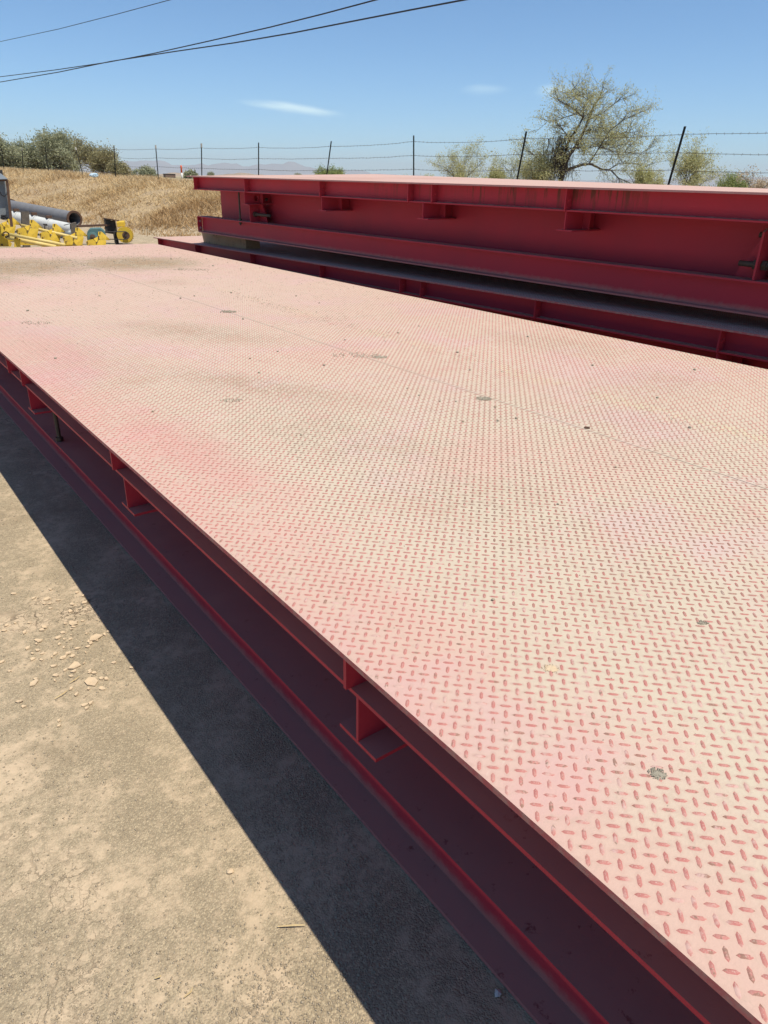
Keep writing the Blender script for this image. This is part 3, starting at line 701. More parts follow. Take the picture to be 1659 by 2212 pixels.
for (px, py, R_, n, r0, r1, lab, stx) in [
    (1420, 1673, .013, 46, .0015, .003, 'grey dirt clump on the cream patch near the right edge of the photo', 1.1),
    (1045, 862, .028, 60, .003, .006, 'dark gravel clump beside the middle joint, left of the rusty washer', 1.2),
    (492, 674, .04, 60, .004, .008, 'dirt clump on the middle joint in the far half of the platform', 1.4),
    (770, 768, .06, 50, .003, .007, 'stretched row of dirt crumbs in the middle of the platform', 2.2),
    (820, 772, .03, 40, .003, .006, 'small grey crumb pile at the right end of the crumb row', 1.3),
    (1518, 1346, .009, 26, .0015, .003, 'tiny dark crumb clump near the right frame edge', 1.3),
    (500, 866, .03, 30, .002, .005, 'greyish crumb smear left of the platform middle', 1.6),
    (78, 698, .06, 30, .003, .007, 'grey dirt flake pile at the far left of the platform', 1.6),
    (415, 583, .09, 60, .004, .009, 'long dark crumb streak near the far stains', 2.0),
    (1190, 1445, .014, 22, .0012, .0025, 'pale dust pile between the lugs right of the near stiffener', 1.3)]:
    p = at_z(px, py, T); clump((p.x, p.y, zt), R_, n * 2, r0 * .6, r1 * .65, lab, mat='flake' if 'pale' in lab else 'darkpebble', stretch=stx, ang=-.6)
p = at_z(1268, 925, T)
tag(MB().ring((p.x, p.y, zt), (0, 0, 1), .0052, .0108, .003, 20).build('washer', M['rust'], None, True), 'rusty flat washer lying by the middle joint of the near platform', 'washer')
spots = [(560, 806), (500, 633), (640, 640), (1075, 910), (1000, 912), (988, 762), (880, 840), (950, 868), (1070, 880), (905, 855), (1115, 905), (690, 655), (540, 775), (420, 640),
         (700, 790), (745, 735), (860, 720), (1140, 728), (1280, 790), (650, 940), (330, 890), (120, 775), (60, 672), (215, 640), (1065, 1297), (390, 645), (525, 690), (905, 705), (1330, 1010), (1420, 860),
         (1500, 800), (1170, 1000), (600, 760), (1015, 800), (460, 575), (520, 582), (370, 560), (985, 868), (1205, 1090), (1490, 925)]
for k, (px, py) in enumerate(spots):
    p = at_z(px, py, T); dist = (Vector(CAM) - p).length
    crumb('pebble', (p.x, p.y, zt), random.uniform(.0028, .0048) * (.6 + .28 * dist), M['darkpebble'] if k % 4 else M['pebble'], 'small pebble scattered on the dusty deck of the near platform', 'pebble', 'pebbles scattered on the near platform', k)
# fine crumbs nobody could count
def stone_cloud(name, P_, r, mat, kind='stuff'):
    n = len(P_); base = np.array([(1, 0, 0), (0, 1, 0), (-1, 0, 0), (0, -1, 0), (0, 0, .75), (0, 0, -.6)], float)
    V = base[None] * rng.uniform(.65, 1.25, (n, 6, 1)); a = rng.uniform(0, 6.28, n); ca, sa = np.cos(a), np.sin(a)
    x = V[:, :, 0] * ca[:, None] - V[:, :, 1] * sa[:, None]; y = V[:, :, 0] * sa[:, None] + V[:, :, 1] * ca[:, None]
    V = np.stack([x, y, V[:, :, 2]], -1) * r[:, None, None] + P_[:, None, :]
    f = np.array([(0, 1, 4), (1, 2, 4), (2, 3, 4), (3, 0, 4), (1, 0, 5), (2, 1, 5), (3, 2, 5), (0, 3, 5)])
    Fq = (f[None] + (np.arange(n) * 6)[:, None, None]).reshape(-1, 3)
    return fast_mesh(name, V.reshape(-1, 3), Fq, mat)
n = 2600
cx = np.concatenate([rng.uniform(.66, 3.6, n // 2), 2.52 + rng.normal(0, .05, n // 4), rng.normal(2.1, .8, n // 4)]); cy = np.concatenate([rng.uniform(.3, 9.9, n // 2), rng.uniform(.8, 5.5, n // 4), rng.normal(7.9, .35, n // 4)])
k = (cx > .63) & (cx < 3.64) & (cy < 10.05); cx, cy = cx[k], cy[k]; r = rng.uniform(.0007, .0017, len(cx)) * (.5 + .35 * np.hypot(cx, cy))
o = link('dirt_crumbs', stone_cloud('dirt_crumbs', np.stack([cx, cy, zt + r * .4], -1), r, M['darkpebble'])); tag(o, 'fine dirt crumbs sprinkled over the near platform', 'dirt', kind='stuff')

# ------------------------------------------------------------------ gravel, mud flakes and straw on the yard ground
n = 46000
d = .55 + 6.5 * rng.random(n) ** 1.9; a = rng.uniform(-.75, .75, n)
px = np.sin(a) * d * .9 + .12; py = np.cos(a) * d + .2
def smooth_n(x, y): return np.sin(x * 5.1 + 1.3 * np.sin(y * 3.1)) + np.sin(y * 4.3 + 1.7 * np.sin(x * 2.7 + 1)) + .7 * np.sin(x * 11 + y * 9) 
keep = (px < .745) & (px > -1.4) & (rng.random(n) < np.clip(.55 - .3 * smooth_n(px, py), .06, 1)); px, py = px[keep], py[keep]
r = .0011 + .0024 * rng.random(len(px)) ** 3 + .0006 * np.hypot(px, py)
o = link('gravel', stone_cloud('gravel', np.stack([px, py, -.005 + r * .15], -1), r, M['pebble'])); tag(o, 'fine gravel spread over the dusty yard ground', 'gravel', kind='stuff')
def flake(px, py, r, k):
    rg = random.Random(k); m = rg.randint(5, 7); mb = MB(); p = at_z(px, py, 0); an = rg.uniform(0, 6.28); el = rg.uniform(.55, .85)
    top, bot = [], []
    tx, ty = rg.uniform(-.12, .2), rg.uniform(-.12, .2)
    for i in range(m):
        q = 2 * math.pi * (i + rg.uniform(-.25, .25)) / m; rr = r * rg.uniform(.62, 1.25)
        x0, y0 = math.cos(q) * rr, math.sin(q) * rr * el
        x, y = x0 * math.cos(an) - y0 * math.sin(an), x0 * math.sin(an) + y0 * math.cos(an)
        z = .0035 + rg.uniform(0, .002) + max(0, x * tx + y * ty); top.append((x, y, z + .0015)); bot.append((x * .99, y * .99, z - .0015))
    vs = top + bot + [(0, 0, .0045), (0, 0, .0015)]
    fs = [(i, (i + 1) % m, 2 * m) for i in range(m)] + [(m + (i + 1) % m, m + i, 2 * m + 1) for i in range(m)] + [(i, m + i, m + (i + 1) % m, (i + 1) % m) for i in range(m)]
    mb.add(vs, fs); o = mb.build('mud_flake', M['flake']); o.location = (p.x, p.y, -.0062); return o
big = [(198, 1470, .028, 'largest curled mud flake, lowest of the flake patch on the sunlit gravel'), (205, 1376, .030, 'broad pale mud flake close to the shadow edge'), (162, 1437, .024, 'diamond shaped mud flake in the middle of the flake patch'),
       (73, 1475, .018, 'lone mud flake at the lower left of the flake patch'), (155, 1345, .022, 'mud flake at the top of the flake patch')]
for k, (x, y, r, lab) in enumerate(big): tag(flake(x, y, r, k), lab, 'mud flake', 'large dried mud flakes')
for k in range(95):
    x = random.gauss(135, 72); y = random.gauss(1390, 66)
    if x < 3 or x > 120 + (y - 1200) * .7: continue
    tag(flake(x, y, random.uniform(.005, .013), 100 + k), 'small dried mud flake in the flake patch on the sunlit gravel', 'mud flake', 'small dried mud flakes')
for k, (x0, y0, x1, y1, lab) in enumerate([(205, 1718 - 0, 262, 1692, 'longest dry straw lying below the mud flakes'), (600, 2172 - 170, 660, 2000, 'forked straw close to the shadow edge'), (735, 2120 - 480, 748, 1610, 'thin straw at the shadow edge'),
    (398, 2155, 416, 2135, 'short broken straw near the bottom frame edge'), (335, 2114, 348, 2109, 'tiny straw piece at the bottom centre of the ground'), (100, 1517, 148, 1493, 'dry stalk left of the mud flakes')]):
    if k == 0: x0, y0, x1, y1 = 118, 1510, 147, 1492
    if k == 5: x0, y0, x1, y1 = 150, 1476, 172, 1462
    p, q = at_z(x0, y0, 0), at_z(x1, y1, 0); mdl = (p + q) / 2 + Vector((.004, -.003, .004))
    tag(MB().tube([p + Vector((0, 0, .001)), mdl, q + Vector((0, 0, .003))], [.0012, .0018, .0008], 5).build('straw', M['straw']), lab, 'straw', 'dry straws on the ground')
p = at_z(1075, 2145, 0); crumb('pebble', (p.x, p.y, -.004), .009, M['palebox'], 'pale blue grey stone in the shade beside the near platform', 'pebble', None, 77)
p = at_z(497, 1880, 0); crumb('pebble', (p.x, p.y, -.004), .010, M['flake'], 'pale flat stone alone on the sunlit gravel', 'pebble', None, 78, .4)

# ------------------------------------------------------------------ dry grass on the bank
n = 150000
gy_ = 15 + 47 * rng.random(n) ** 1.15; dd = -4.9 + 7.5 * rng.random(n) ** .9
gx_ = fence_x(gy_) + dd
patchn = np.sin(gx_ * 1.3 + np.sin(gy_ * .9) * 1.5) + np.sin(gy_ * .8 + 2) + .8 * np.sin(gx_ * 3.7 + gy_ * 2.9)
keep = (rng.random(n) < np.clip(.75 + .25 * patchn, .05, 1)) & (rng.random(n) < np.clip((dd + 4.9) / 1.2, 0.02, 1)) & ~((gy_ < 20) & (dd < -3.2))
gx_, gy_, dd = gx_[keep], gy_[keep], dd[keep]; n = len(gx_)
hh = (.06 + .15 * rng.random(n) ** 1.8) * np.clip(1 + .25 * patchn[keep], .5, 1.5); ang = rng.uniform(0, 6.28, n); lean = rng.uniform(.2, 1.9, n); wd = .006 + .009 * rng.random(n)
z0 = gz(gx_, gy_) - .01; ca, sa = np.cos(ang), np.sin(ang); la = rng.uniform(0, 6.28, n)
lx, ly = np.cos(la) * lean * hh, np.sin(la) * lean * hh
V = np.stack([np.stack([gx_ - ca * wd, gy_ - sa * wd, z0], -1), np.stack([gx_ + ca * wd, gy_ + sa * wd, z0], -1),
              np.stack([gx_ + lx * .45 + ca * wd * .8, gy_ + ly * .45 + sa * wd * .8, z0 + hh * .65], -1), np.stack([gx_ + lx * .45 - ca * wd * .8, gy_ + ly * .45 - sa * wd * .8, z0 + hh * .65], -1),
              np.stack([gx_ + lx, gy_ + ly, z0 + hh], -1)], 1).reshape(-1, 3)
b = (np.arange(n) * 5)[:, None, None]; Fg = (np.array([(0, 1, 2), (0, 2, 3), (3, 2, 4)])[None] + b).reshape(-1, 3)
tag(link('dry_grass', fast_mesh('dry_grass', V, Fg, M['grass'])), 'dry golden grass covering the bank below the wire fence', 'grass', kind='stuff')

# ------------------------------------------------------------------ barbed wire fence
fence = tag(empty('wire_fence', (11.6, 26.2, 1.4)), 'barbed wire fence on leaning dark steel posts along the grassy bank', 'fence')
FB = Vector((11.6, 26.2, 1.4))
def fence_pt(x, y):
    v = ray(x, y); A_ = np.array([[v[0], -FDX], [v[1], -FDY]]); t_ = np.linalg.solve(A_, np.array([FX0, FY0])); return Vector(CAM + v * t_[0])
posts = [((3, 320), (9, 368)), ((47.5, 320), (50, 368)), ((98, 317), (104, 366)), ((163, 318), (178, 374)), ((246, 315), (250, 381)), ((336, 313.5), (342, 384)), ((435, 310), (436, 378)),
         ((558.6, 308), (558.6, 378)), ((715.6, 305), (706, 376)), ((893.6, 292.6), (893.6, 379)), ((1137, 284), (1117, 388)), ((1480, 273), (1443, 402))]
tops = []
lines = []
for a_, b_ in posts:
    p, q = fence_pt(*a_), fence_pt(*b_); lines.append((p, q))
lines = [(l[0] + Vector((-.47 * k, 3.45 * k, .04 * k)), l[1] + Vector((-.47 * k, 3.45 * k, .03 * k))) for k, l in ((2, lines[0]), (1, lines[0]))] + lines
lines += [(lines[-1][0] + Vector((.46 * k, -3.47 * k, -.0)), lines[-1][1] + Vector((.43 * k, -3.47 * k, 0))) for k in (1, 2)]
for p, q in lines:
    d_ = (q - p).normalized(); bot = p + d_ * ((float(gz(p.x, p.y)) - .25 - p.z) / d_.z)
    mb = MB(); ax = Vector((.018, 0, 0)); ay = Vector((0, .016, 0))
    tp = p + (bot - p) * .0
    def slab(a1, a2): 
        vs = [e + s1 * a1 + s2 * a2 for e in (bot, tp) for s1, s2 in ((-1, -1), (1, -1), (1, 1), (-1, 1))]
        mb.add([v - FB for v in vs], [(0, 1, 2, 3), (7, 6, 5, 4), (0, 4, 5, 1), (1, 5, 6, 2), (2, 6, 7, 3), (3, 7, 4, 0)])
    slab(ax, ay * .22); slab(ax * .2, ay * 1.5)
    po = mb.build('post', M['post'], fence)
    c_ = tp + (bot - tp) * .03; vs = [e + s1 * ax * 1.1 + s2 * ay * 1.6 for e in (tp + (bot - tp) * .075, tp + Vector((0, 0, .004))) for s1, s2 in ((-1, -1), (1, -1), (1, 1), (-1, 1))]
    if random.random() < .5: MB().add([v - FB for v in vs], [(0, 1, 2, 3), (7, 6, 5, 4), (0, 4, 5, 1), (1, 5, 6, 2), (2, 6, 7, 3), (3, 7, 4, 0)]).build('post_tip', M['posttip'], po)
    tops.append((tp, bot))
for fr in (.10, .33, .56, .79):
    mb = MB()
    for i in range(len(tops) - 1):
        def onp(k): p, q = tops[k]; e = p + (q - p) * ((p.z - (float(gz(p.x, p.y)) + .02)) / max(.1, p.z - q.z)); return p + (e - p) * fr
        a_, b_ = onp(i) + Vector((-.02, 0, 0)), onp(i + 1) + Vector((-.02, 0, 0)); sag = random.uniform(.012, .05); pts = []
        for k in range(13):
            t_ = k / 12; pts.append(a_.lerp(b_, t_) + Vector((0, 0, -sag * 4 * t_ * (1 - t_) + random.uniform(-.006, .006))) - FB)
        mb.tube(pts, .0045, 3, False)
        for k in range(24):
            t_ = (k + .5) / 24; c_ = a_.lerp(b_, t_) + Vector((0, 0, -sag * 4 * t_ * (1 - t_))) - FB; e = Vector((random.uniform(-.4, .4), random.uniform(-.5, .5), 1)).normalized() * .022
            mb.tube([c_ - e, c_ + e], .003, 3, False)
    mb.build('wire_strand', M['wire'], fence)

# ------------------------------------------------------------------ trees
def grow(mb, leaves, p, d, ln, r, lev, maxlev, rg, droop=0.0, spread=.7, leafn=6, leafr=.1):
    k = 4 if lev < 2 else 3; pts = [p.copy()]; dirs = [d.copy()]
    for i in range(k):
        d = (d + Vector((rg.uniform(-1, 1), rg.uniform(-1, 1), rg.uniform(-.7, .8) - droop)) * .22).normalized(); p = p + d * (ln / k); pts.append(p.copy()); dirs.append(d.copy())
    mb.tube(pts, [r * (1 - .55 * i / k) for i in range(k + 1)], 5 if lev == 0 else 4 if lev == 1 else 3, False)
    if lev >= maxlev - 1:
        for q in pts[1:]:
            for _ in range(leafn if lev == maxlev else leafn // 2): leaves.append(q + Vector((rg.gauss(0, leafr), rg.gauss(0, leafr), rg.gauss(0, leafr))))
    if lev >= maxlev: return
    nb = 4 if lev < 2 else 3
    for i in range(nb):
        t_ = .35 + .65 * (i + rg.random()) / nb; j = min(k, max(1, round(t_ * k)))
        dd_ = (dirs[j] + Vector((rg.gauss(0, spread), rg.gauss(0, spread), rg.gauss(.12, spread * .7) - droop))).normalized()
        grow(mb, leaves, pts[j], dd_, ln * rg.uniform(.5, .78), r * .5, lev + 1, maxlev, rg, droop, spread, leafn, leafr)
def leaf_mesh(name, pts, size, mat, rg):
    P_ = np.array([tuple(q) for q in pts]); n = len(P_); nr = np.random.default_rng(rg.randint(0, 99999))
    u = nr.normal(size=(n, 3)); u /= np.linalg.norm(u, axis=1, keepdims=True); v = nr.normal(size=(n, 3)); v -= (v * u).sum(1, keepdims=True) * u; v /= np.linalg.norm(v, axis=1, keepdims=True)
    s = size * nr.uniform(.6, 1.4, (n, 1)); V = np.stack([P_ - u * s, P_ + v * s * .38, P_ + u * s, P_ - v * s * .38], 1).reshape(-1, 3)
    return fast_mesh(name, V, np.arange(n * 4).reshape(-1, 4), mat)
def tree(name, base, h, label, leaf, seed, stems=1, maxlev=4, spread=.7, leafn=6, leafr=.12, lsize=.055, lean=(0, 0), rad=None, group=None, first=.38, fan=.5, droop=0, cat='tree'):
    rg = random.Random(seed); root = tag(empty(name, base), label, cat, group); mb = MB(); lv = []
    for s in range(stems):
        d_ = Vector((lean[0] + rg.uniform(-fan, fan), lean[1] + rg.uniform(-fan, fan), 1)).normalized()
        grow(mb, lv, Vector((rg.uniform(-.1, .1) * stems * .5, rg.uniform(-.1, .1) * stems * .5, -.1)), d_, h * first * rg.uniform(.85, 1.15), rad or h * .022, 0, maxlev, rg, droop, spread, leafn, leafr)
    zz = max(q.z for q in lv); k = h / zz
    mb.v = [(x * k, y * k, z * k) for x, y, z in mb.v]; lv = [q * k for q in lv]
    mb.build('trunk', M['bark'], root); link('crown', leaf_mesh('crown', lv, lsize, M[leaf], rg), root); return root
def gpt(px, Y): 
    p = at_y(px, 380, Y); return Vector((p.x, p.y, float(gz(p.x, p.y))))
def height(px, py, Y): p = at_y(px, py, Y); return p.z - float(gz(p.x, p.y))
TG = 'trees behind the fence on the left'
for i, (px, top, Y, leaf, st, lab, sp) in enumerate([
    (2, 274, 58, 'leaf_dark', 4, 'dense grey green tree cut by the left frame edge', .75), (42, 288, 66, 'leaf_dark', 4, 'lower grey green tree behind the second fence post', .75), (88, 280, 60, 'leaf_dark', 4, 'rounded grey green tree, second from the left', .75),
    (124, 270, 57, 'leaf_dark', 4, 'tallest green tree behind the left end of the fence', .7), (163, 282, 62, 'leaf_olive', 4, 'olive brown tree right of the tallest green tree', .7), (200, 293, 60, 'leaf_olive', 3, 'thin olive tree with visible branches', .65),
    (228, 300, 56, 'leaf_olive', 3, 'sparse tree behind the post at the right end of the grove', .6), (258, 338, 52, 'leaf_olive', 3, 'low bare branched shrub at the right end of the grove', .7)]):
    tree('desert_tree', gpt(px, Y), height(px, top, Y), lab, leaf, 20 + i, stems=st, maxlev=4, spread=sp, leafn=7 if leaf == 'leaf_dark' else 4, leafr=.17, lsize=.075 if leaf == 'leaf_dark' else .065, group=TG, first=.33, fan=.42, rad=.05)

# the big mesquite: limbs surveyed one by one, then twigs
def mesquite(Y=19.5):
    rg = random.Random(4); base = gpt(1192, Y)
    def at(zx, zy): return at_y((2050 + .36166 * zx) / 1.80832, (280 + .36166 * (zy * .955 + 54)) / 1.80832, Y)
    limbs = [([(375, 1250), (395, 1150), (430, 1020), (470, 900), (560, 780), (640, 620), (700, 480), (750, 330), (830, 200), (860, 100)], .13, 0.3),
             ([(415, 1080), (430, 900), (450, 780), (500, 680), (560, 590), (610, 480), (560, 440), (440, 350), (330, 300)], .085, -.9), ([(440, 1060), (520, 1030), (600, 1000), (700, 990), (810, 1050), (900, 1060), (980, 1150), (1090, 1200)], .085, -.8),
             ([(690, 985), (740, 900), (800, 800), (900, 620), (1050, 500), (1200, 430)], .05, -.7), ([(540, 810), (620, 800), (700, 800), (860, 760), (1050, 760), (1250, 740)], .05, 1.0), ([(900, 1055), (1000, 990), (1150, 980), (1280, 1030)], .035, -.6),
             ([(440, 1010), (330, 1020), (230, 1000), (130, 900), (60, 850)], .045, .9), ([(610, 480), (640, 300), (560, 200)], .035, .8), ([(700, 480), (850, 400), (1000, 280), (1060, 270)], .04, -.8),
             ([(560, 440), (430, 470), (320, 500), (250, 490)], .03, 1.0), ([(470, 700), (400, 600), (330, 560)], .03, -.6), ([(860, 760), (1000, 650), (1150, 600), (1300, 680)], .03, .9), ([(750, 330), (650, 250), (470, 200)], .03, -.8), ([(640, 620), (800, 560), (950, 560)], .035, 1.1),
             ([(600, 790), (480, 820), (380, 900)], .03, -.5), ([(800, 800), (950, 860), (1150, 880), (1290, 850)], .03, -.9)]
    mb = MB(); lv = []; depth_at = {}
    for pts, r, dep in limbs:
        k = len(pts); P_ = []
        d0 = depth_at.get(pts[0], 0.0)
        for i, (x, y) in enumerate(pts):
            t_ = i / (k - 1); off = d0 + (dep - d0 * .3) * 1.3 * t_ + rg.uniform(-.08, .08)
            p = at(x, y); q = p + Vector((.72, .69, 0)) * off; depth_at[(x, y)] = off; P_.append(q)
        if len(depth_at) and r < .12:   # start on the limb it grows from: nearest surveyed point
            pass
        loc = [q - base for q in P_]
        mb.tube(loc, [r * (.75 if r > .08 else .6) * (1 - .8 * i / (k - 1)) for i in range(k)], 6, False)
        for i in range(1, k):
            seg = loc[i] - loc[i - 1]; nb = max(2, int(seg.length / .085))
            if r > .08 and i < 4: nb = 2
            for b_ in range(nb):
                s_ = loc[i - 1] + seg * rg.random(); low = s_.z < 1.3
                d_ = (seg.normalized() * .7 + Vector((rg.gauss(0, .65), rg.gauss(0, .65), rg.gauss(-.5 if low else .25, .5)))).normalized()
                grow(mb, lv, s_, d_, rg.uniform(.30, .66) if not low else rg.uniform(.3, .5), .009, 2, 4, rg, .22 if low else .05, .55, 1 if low else 2, .06)
    # curtain of hanging dead twigs on the left of the trunk
    for q in range(260):
        x = rg.gauss(395, 55); y = rg.uniform(650, 1050); p = at(x, y) - base + Vector((.7, .7, 0)) * rg.uniform(-.5, .5)
        mb.tube([p, p + Vector((rg.uniform(-.08, .04), rg.uniform(-.05, .05), -.22)), p + Vector((rg.uniform(-.18, .02), rg.uniform(-.08, .08), -rg.uniform(.4, .8)))], [.010, .008, .004], 3, False)
    root = tag(empty('mesquite_tree', base), 'large mesquite tree with dark leaning trunk and airy yellow green crown', 'tree')
    mb.build('trunk', M['bark'], root); link('crown', leaf_mesh('crown', lv, .029, M['leaf_pale'], rg), root)
mesquite()
BG = 'shrubs behind the fence on the right'
for i, (px, top, Y, leaf, st, lab, hs, ln_) in enumerate([
    (714, 350, 30, 'leaf_green', 5, 'bright green shrub just above the upper platform edge', 1, 8), (1000, 288, 24, 'leaf_pale', 3, 'thin upright shrub left of the leaning fence post', 1, 4), (1045, 318, 22, 'leaf_pale', 3, 'low feathery shrub between the thin shrub and the post', 1, 4),
    (1130, 272, 21, 'leaf_pale', 4, 'pale feathery shrub behind the leaning fence post', 1, 4), (1165, 318, 20, 'leaf_pale', 3, 'low pale shrub at the left foot of the big tree', 1, 4), (1385, 328, 18, 'leaf_pale', 4, 'low shrub right of the big tree', 1, 5), (1490, 276, 16, 'leaf_pale', 4, 'airy shrub around the rightmost fence post', 1, 5),
    (1600, 366, 14, 'leaf_green', 3, 'low green shrub near the right frame edge', 1, 6), (1648, 352, 11.5, 'leaf_dry', 4, 'bare pale straw coloured bush at the right frame edge', 1, 1), (925, 372, 30, 'leaf_pale', 3, 'small low shrub left of the thin upright shrub', 1, 4), (860, 374, 34, 'leaf_pale', 2, 'tiny shrub tips right of the bright green shrub', 1, 3)]):
    tree('desert_shrub', gpt(px, Y), height(px, top, Y), lab, leaf, 60 + i, stems=st, maxlev=5, spread=.6, leafn=max(1, ln_ // 2), leafr=.05, lsize=.026, group=BG, first=.34, fan=.55, rad=.022, cat='shrub')
for i, (px, Y, h, lab) in enumerate([(322, 120, 1.9, 'dark green bush beside the far pale blocks'), (300, 150, 1.6, 'far bush left of the pale blocks'), (413, 75, .95, 'small green bush right of the orange and white marker'), (455, 420, 3.5, 'tiny far bush above the platform corner'), (646, 300, 2.8, 'distant round bush on the plain')]):
    tree('far_bush', gpt(px, Y), h, lab, 'leaf_dark', 90 + i, stems=4, maxlev=3, spread=.8, leafn=14, leafr=.3, lsize=.16, group='far bushes on the plain', first=.3, fan=.9, rad=.03, cat='bush')

# ------------------------------------------------------------------ far small things
p = gpt(393, 60)
mk = tag(empty('marker_post', p), 'orange and white marker post standing beyond the fence', 'marker post')
top_ = height(393, 357, 60); MB().tube([(0, 0, -.1), (0, 0, top_ * .45)], .07, 10).build('lower_sleeve', M['white'], mk, True); MB().tube([(0, 0, top_ * .45), (0, 0, top_ * .93), (0, 0, top_)], [.07, .07, .03], 10).build('upper_sleeve', M['orange'], mk, True)
def far_box(px, Y, w_, h, mat, name, lab, cat):
    g_ = gpt(px, Y); r_ = tag(empty(name, g_), lab, cat)
    MB().box(-w_ / 2, w_ / 2, -w_ * .3, w_ * .3, -.2, h).build('body', M[mat], r_, bevel=.03); MB().box(-w_ / 2 - .05, w_ / 2 + .05, -w_ * .33, w_ * .33, h + .003, h + .08).build('lid', M['dark'], r_); return r_
far_box(301, 130, .7, .8, 'palebox', 'concrete_block', 'pale concrete block beyond the fence', 'block'); far_box(314, 128, 1.6, .5, 'brownbox', 'steel_container', 'brown container next to the pale block', 'container')
far_box(366, 140, 1.9, .55, 'brownbox', 'steel_container', 'rusty brown container beyond the fence, nearest the marker post', 'container')
bg = MB(); q0 = at_y(201, 365, 34.2); q0.z = float(gz(q0.x, q0.y)) + .16
bm = bmesh.new(); bmesh.ops.create_icosphere(bm, subdivisions=3, radius=.11)
for v in bm.verts:
    n_ = v.co.normalized(); v.co *= 1 + .22 * math.sin(n_.x * 7 + 1) * math.sin(n_.y * 6) + .12 * math.sin(n_.z * 13 + n_.x * 9) + random.uniform(-.07, .07); v.co.x *= 1.6; v.co.z *= .75
me = bpy.data.meshes.new('plastic_bag'); bm.to_mesh(me); bm.free(); me.materials.append(M['bag']); tag(link('plastic_bag', me, None, q0), 'crumpled pale blue plastic bag caught on the grassy crest', 'plastic bag')

# overhead cables
def cable(pts, d0, d1, r, lab):
    xs = [p_[0] for p_ in pts]; P_ = []
    for (x, y) in pts:
        v = ray(x, y); v = v / np.linalg.norm(v[:2]); t_ = (x - xs[0]) / (xs[-1] - xs[0]); P_.append(Vector(CAM + v * (1 / ((1 - t_) / d0 + t_ / d1))))
    P_ = [P_[0] + (P_[0] - P_[1]) * 1.5] + P_ + [P_[-1] + (P_[-1] - P_[-2]) * 1.0]
    mb = MB().tube(P_, r, 6); tag(mb.build('overhead_cable', M['cable'], None, True), lab, 'cable', 'overhead cables')
z6 = .63333
cable([(x * z6, y * z6) for x, y in ((-100, 277), (0, 262), (185, 239), (370, 212), (520, 183), (700, 143), (920, 93), (1100, 48), (1280, 0))], 62, 24, .019, 'overhead cable that ends highest of the crossing pair')
cable([(x * z6, y * z6) for x, y in ((-100, 295), (0, 280), (200, 246), (380, 209), (600, 175), (800, 146), (1000, 112), (1200, 73), (1400, 34), (1580, 0))], 62, 22, .021, 'lower overhead cable of the crossing pair')
cable([(x * z6, y * z6) for x, y in ((-60, 156), (0, 142), (200, 99), (400, 48), (578, 0))], 60, 34, .013, 'thin overhead cable at the top left corner')

# ------------------------------------------------------------------ scrap conveyor parts beyond the far end of the near platform
def za(x, y, Y): return at_y(.1 * x, 453.5 + .1 * y, Y)
def zb(x, y, Y): return at_y(138.25 + .1 * x, 453.5 + .1 * y, Y)
def z1(x, y, Y): return at_y(.23333 * x, 331.8 + .23333 * y, Y)
def zc(x, y, Y): return at_y(.08 * x, 353.9 + .08 * y, Y)
def slab(mb, pts, th, org=Vector((0, 0, 0))):
    """flat plate through coplanar-ish points with thickness th along its own normal"""
    P_ = [Vector(q) for q in pts]; c = sum(P_, Vector()) / len(P_); nrm = Vector()
    for i in range(len(P_)): nrm += (P_[i] - c).cross(P_[(i + 1) % len(P_)] - c)
    nrm.normalize(); n = len(P_)
    vs = [q + nrm * th / 2 - org for q in P_] + [q - nrm * th / 2 - org for q in P_]
    return mb.add(vs, [tuple(range(n)), tuple(range(2 * n - 1, n - 1, -1))] + [(i, n + i, n + (i + 1) % n, (i + 1) % n) for i in range(n)])
def bolt_at(c, d, r=.014, l=.02): 
    d = Vector(d).normalized(); return MB().tube([Vector(c) - d * l, Vector(c) + d * l], r, 6)
# nested yellow idler brackets: one built, the others copies a step along the row
YB = 17.6
base0 = za(720, 700, YB); base0.z = 0
def P3(lst): return [za(x, y, YB + dy) - base0 for x, y, dy in lst]
unit = empty('idler_bracket', base0)
parts = [('upright_plate', [(642, 215, .16), (720, 212, .16), (842, 312, .14), (818, 425, .12), (690, 395, .12), (640, 330, .14)], 'yellow'),
         ('wing_plate', [(640, 322, .14), (522, 372, -.02), (600, 466, -.02), (640, 395, .10)], 'yellow'),
         ('middle_plate', [(652, 392, .03), (832, 420, .03), (800, 600, .0), (655, 590, -.02), (578, 562, -.02)], 'yellow'),
         ('front_plate', [(340, 428, -.10), (385, 398, -.10), (505, 376, -.10), (602, 470, -.10), (570, 590, -.12), (400, 590, -.12)], 'yellow'),
         ('side_plate', [(842, 320, .15), (930, 390, .25), (915, 410, .25), (822, 400, .13)], 'yellow'),
         ('foot_plate', [(400, 585, -.11), (830, 600, .02), (830, 760, .02), (400, 760, -.11)], 'yellow')]
for nm, pl, mt in parts: slab(MB(), P3(pl), .012).build(nm, M[mt], unit, bevel=.003)
for (x, y, dy) in ((685, 232, .145), (655, 320, .12), (370, 440, -.12), (420, 515, -.12), (590, 450, -.11), (740, 640, -.01), (905, 385, .23)):
    c = za(x, y, YB + dy) - base0; bolt_at(c, (-.3, -1, .1)).build('bolt', M['rust'], unit)
def copy_tree(o, parent=None):
    c = o.copy(); COL.objects.link(c); c.parent = parent
    for ch in [q for q in o.children]: copy_tree(ch, c)
    return c
labs = {1: 'yellow bracket second from the left in the nested row', 2: 'yellow bracket in front of the leaning wooden stake', 3: 'middle yellow bracket below the white pipe', 4: 'yellow bracket standing left of the teal gearbox', 5: 'rightmost yellow bracket overlapping the teal gearbox'}
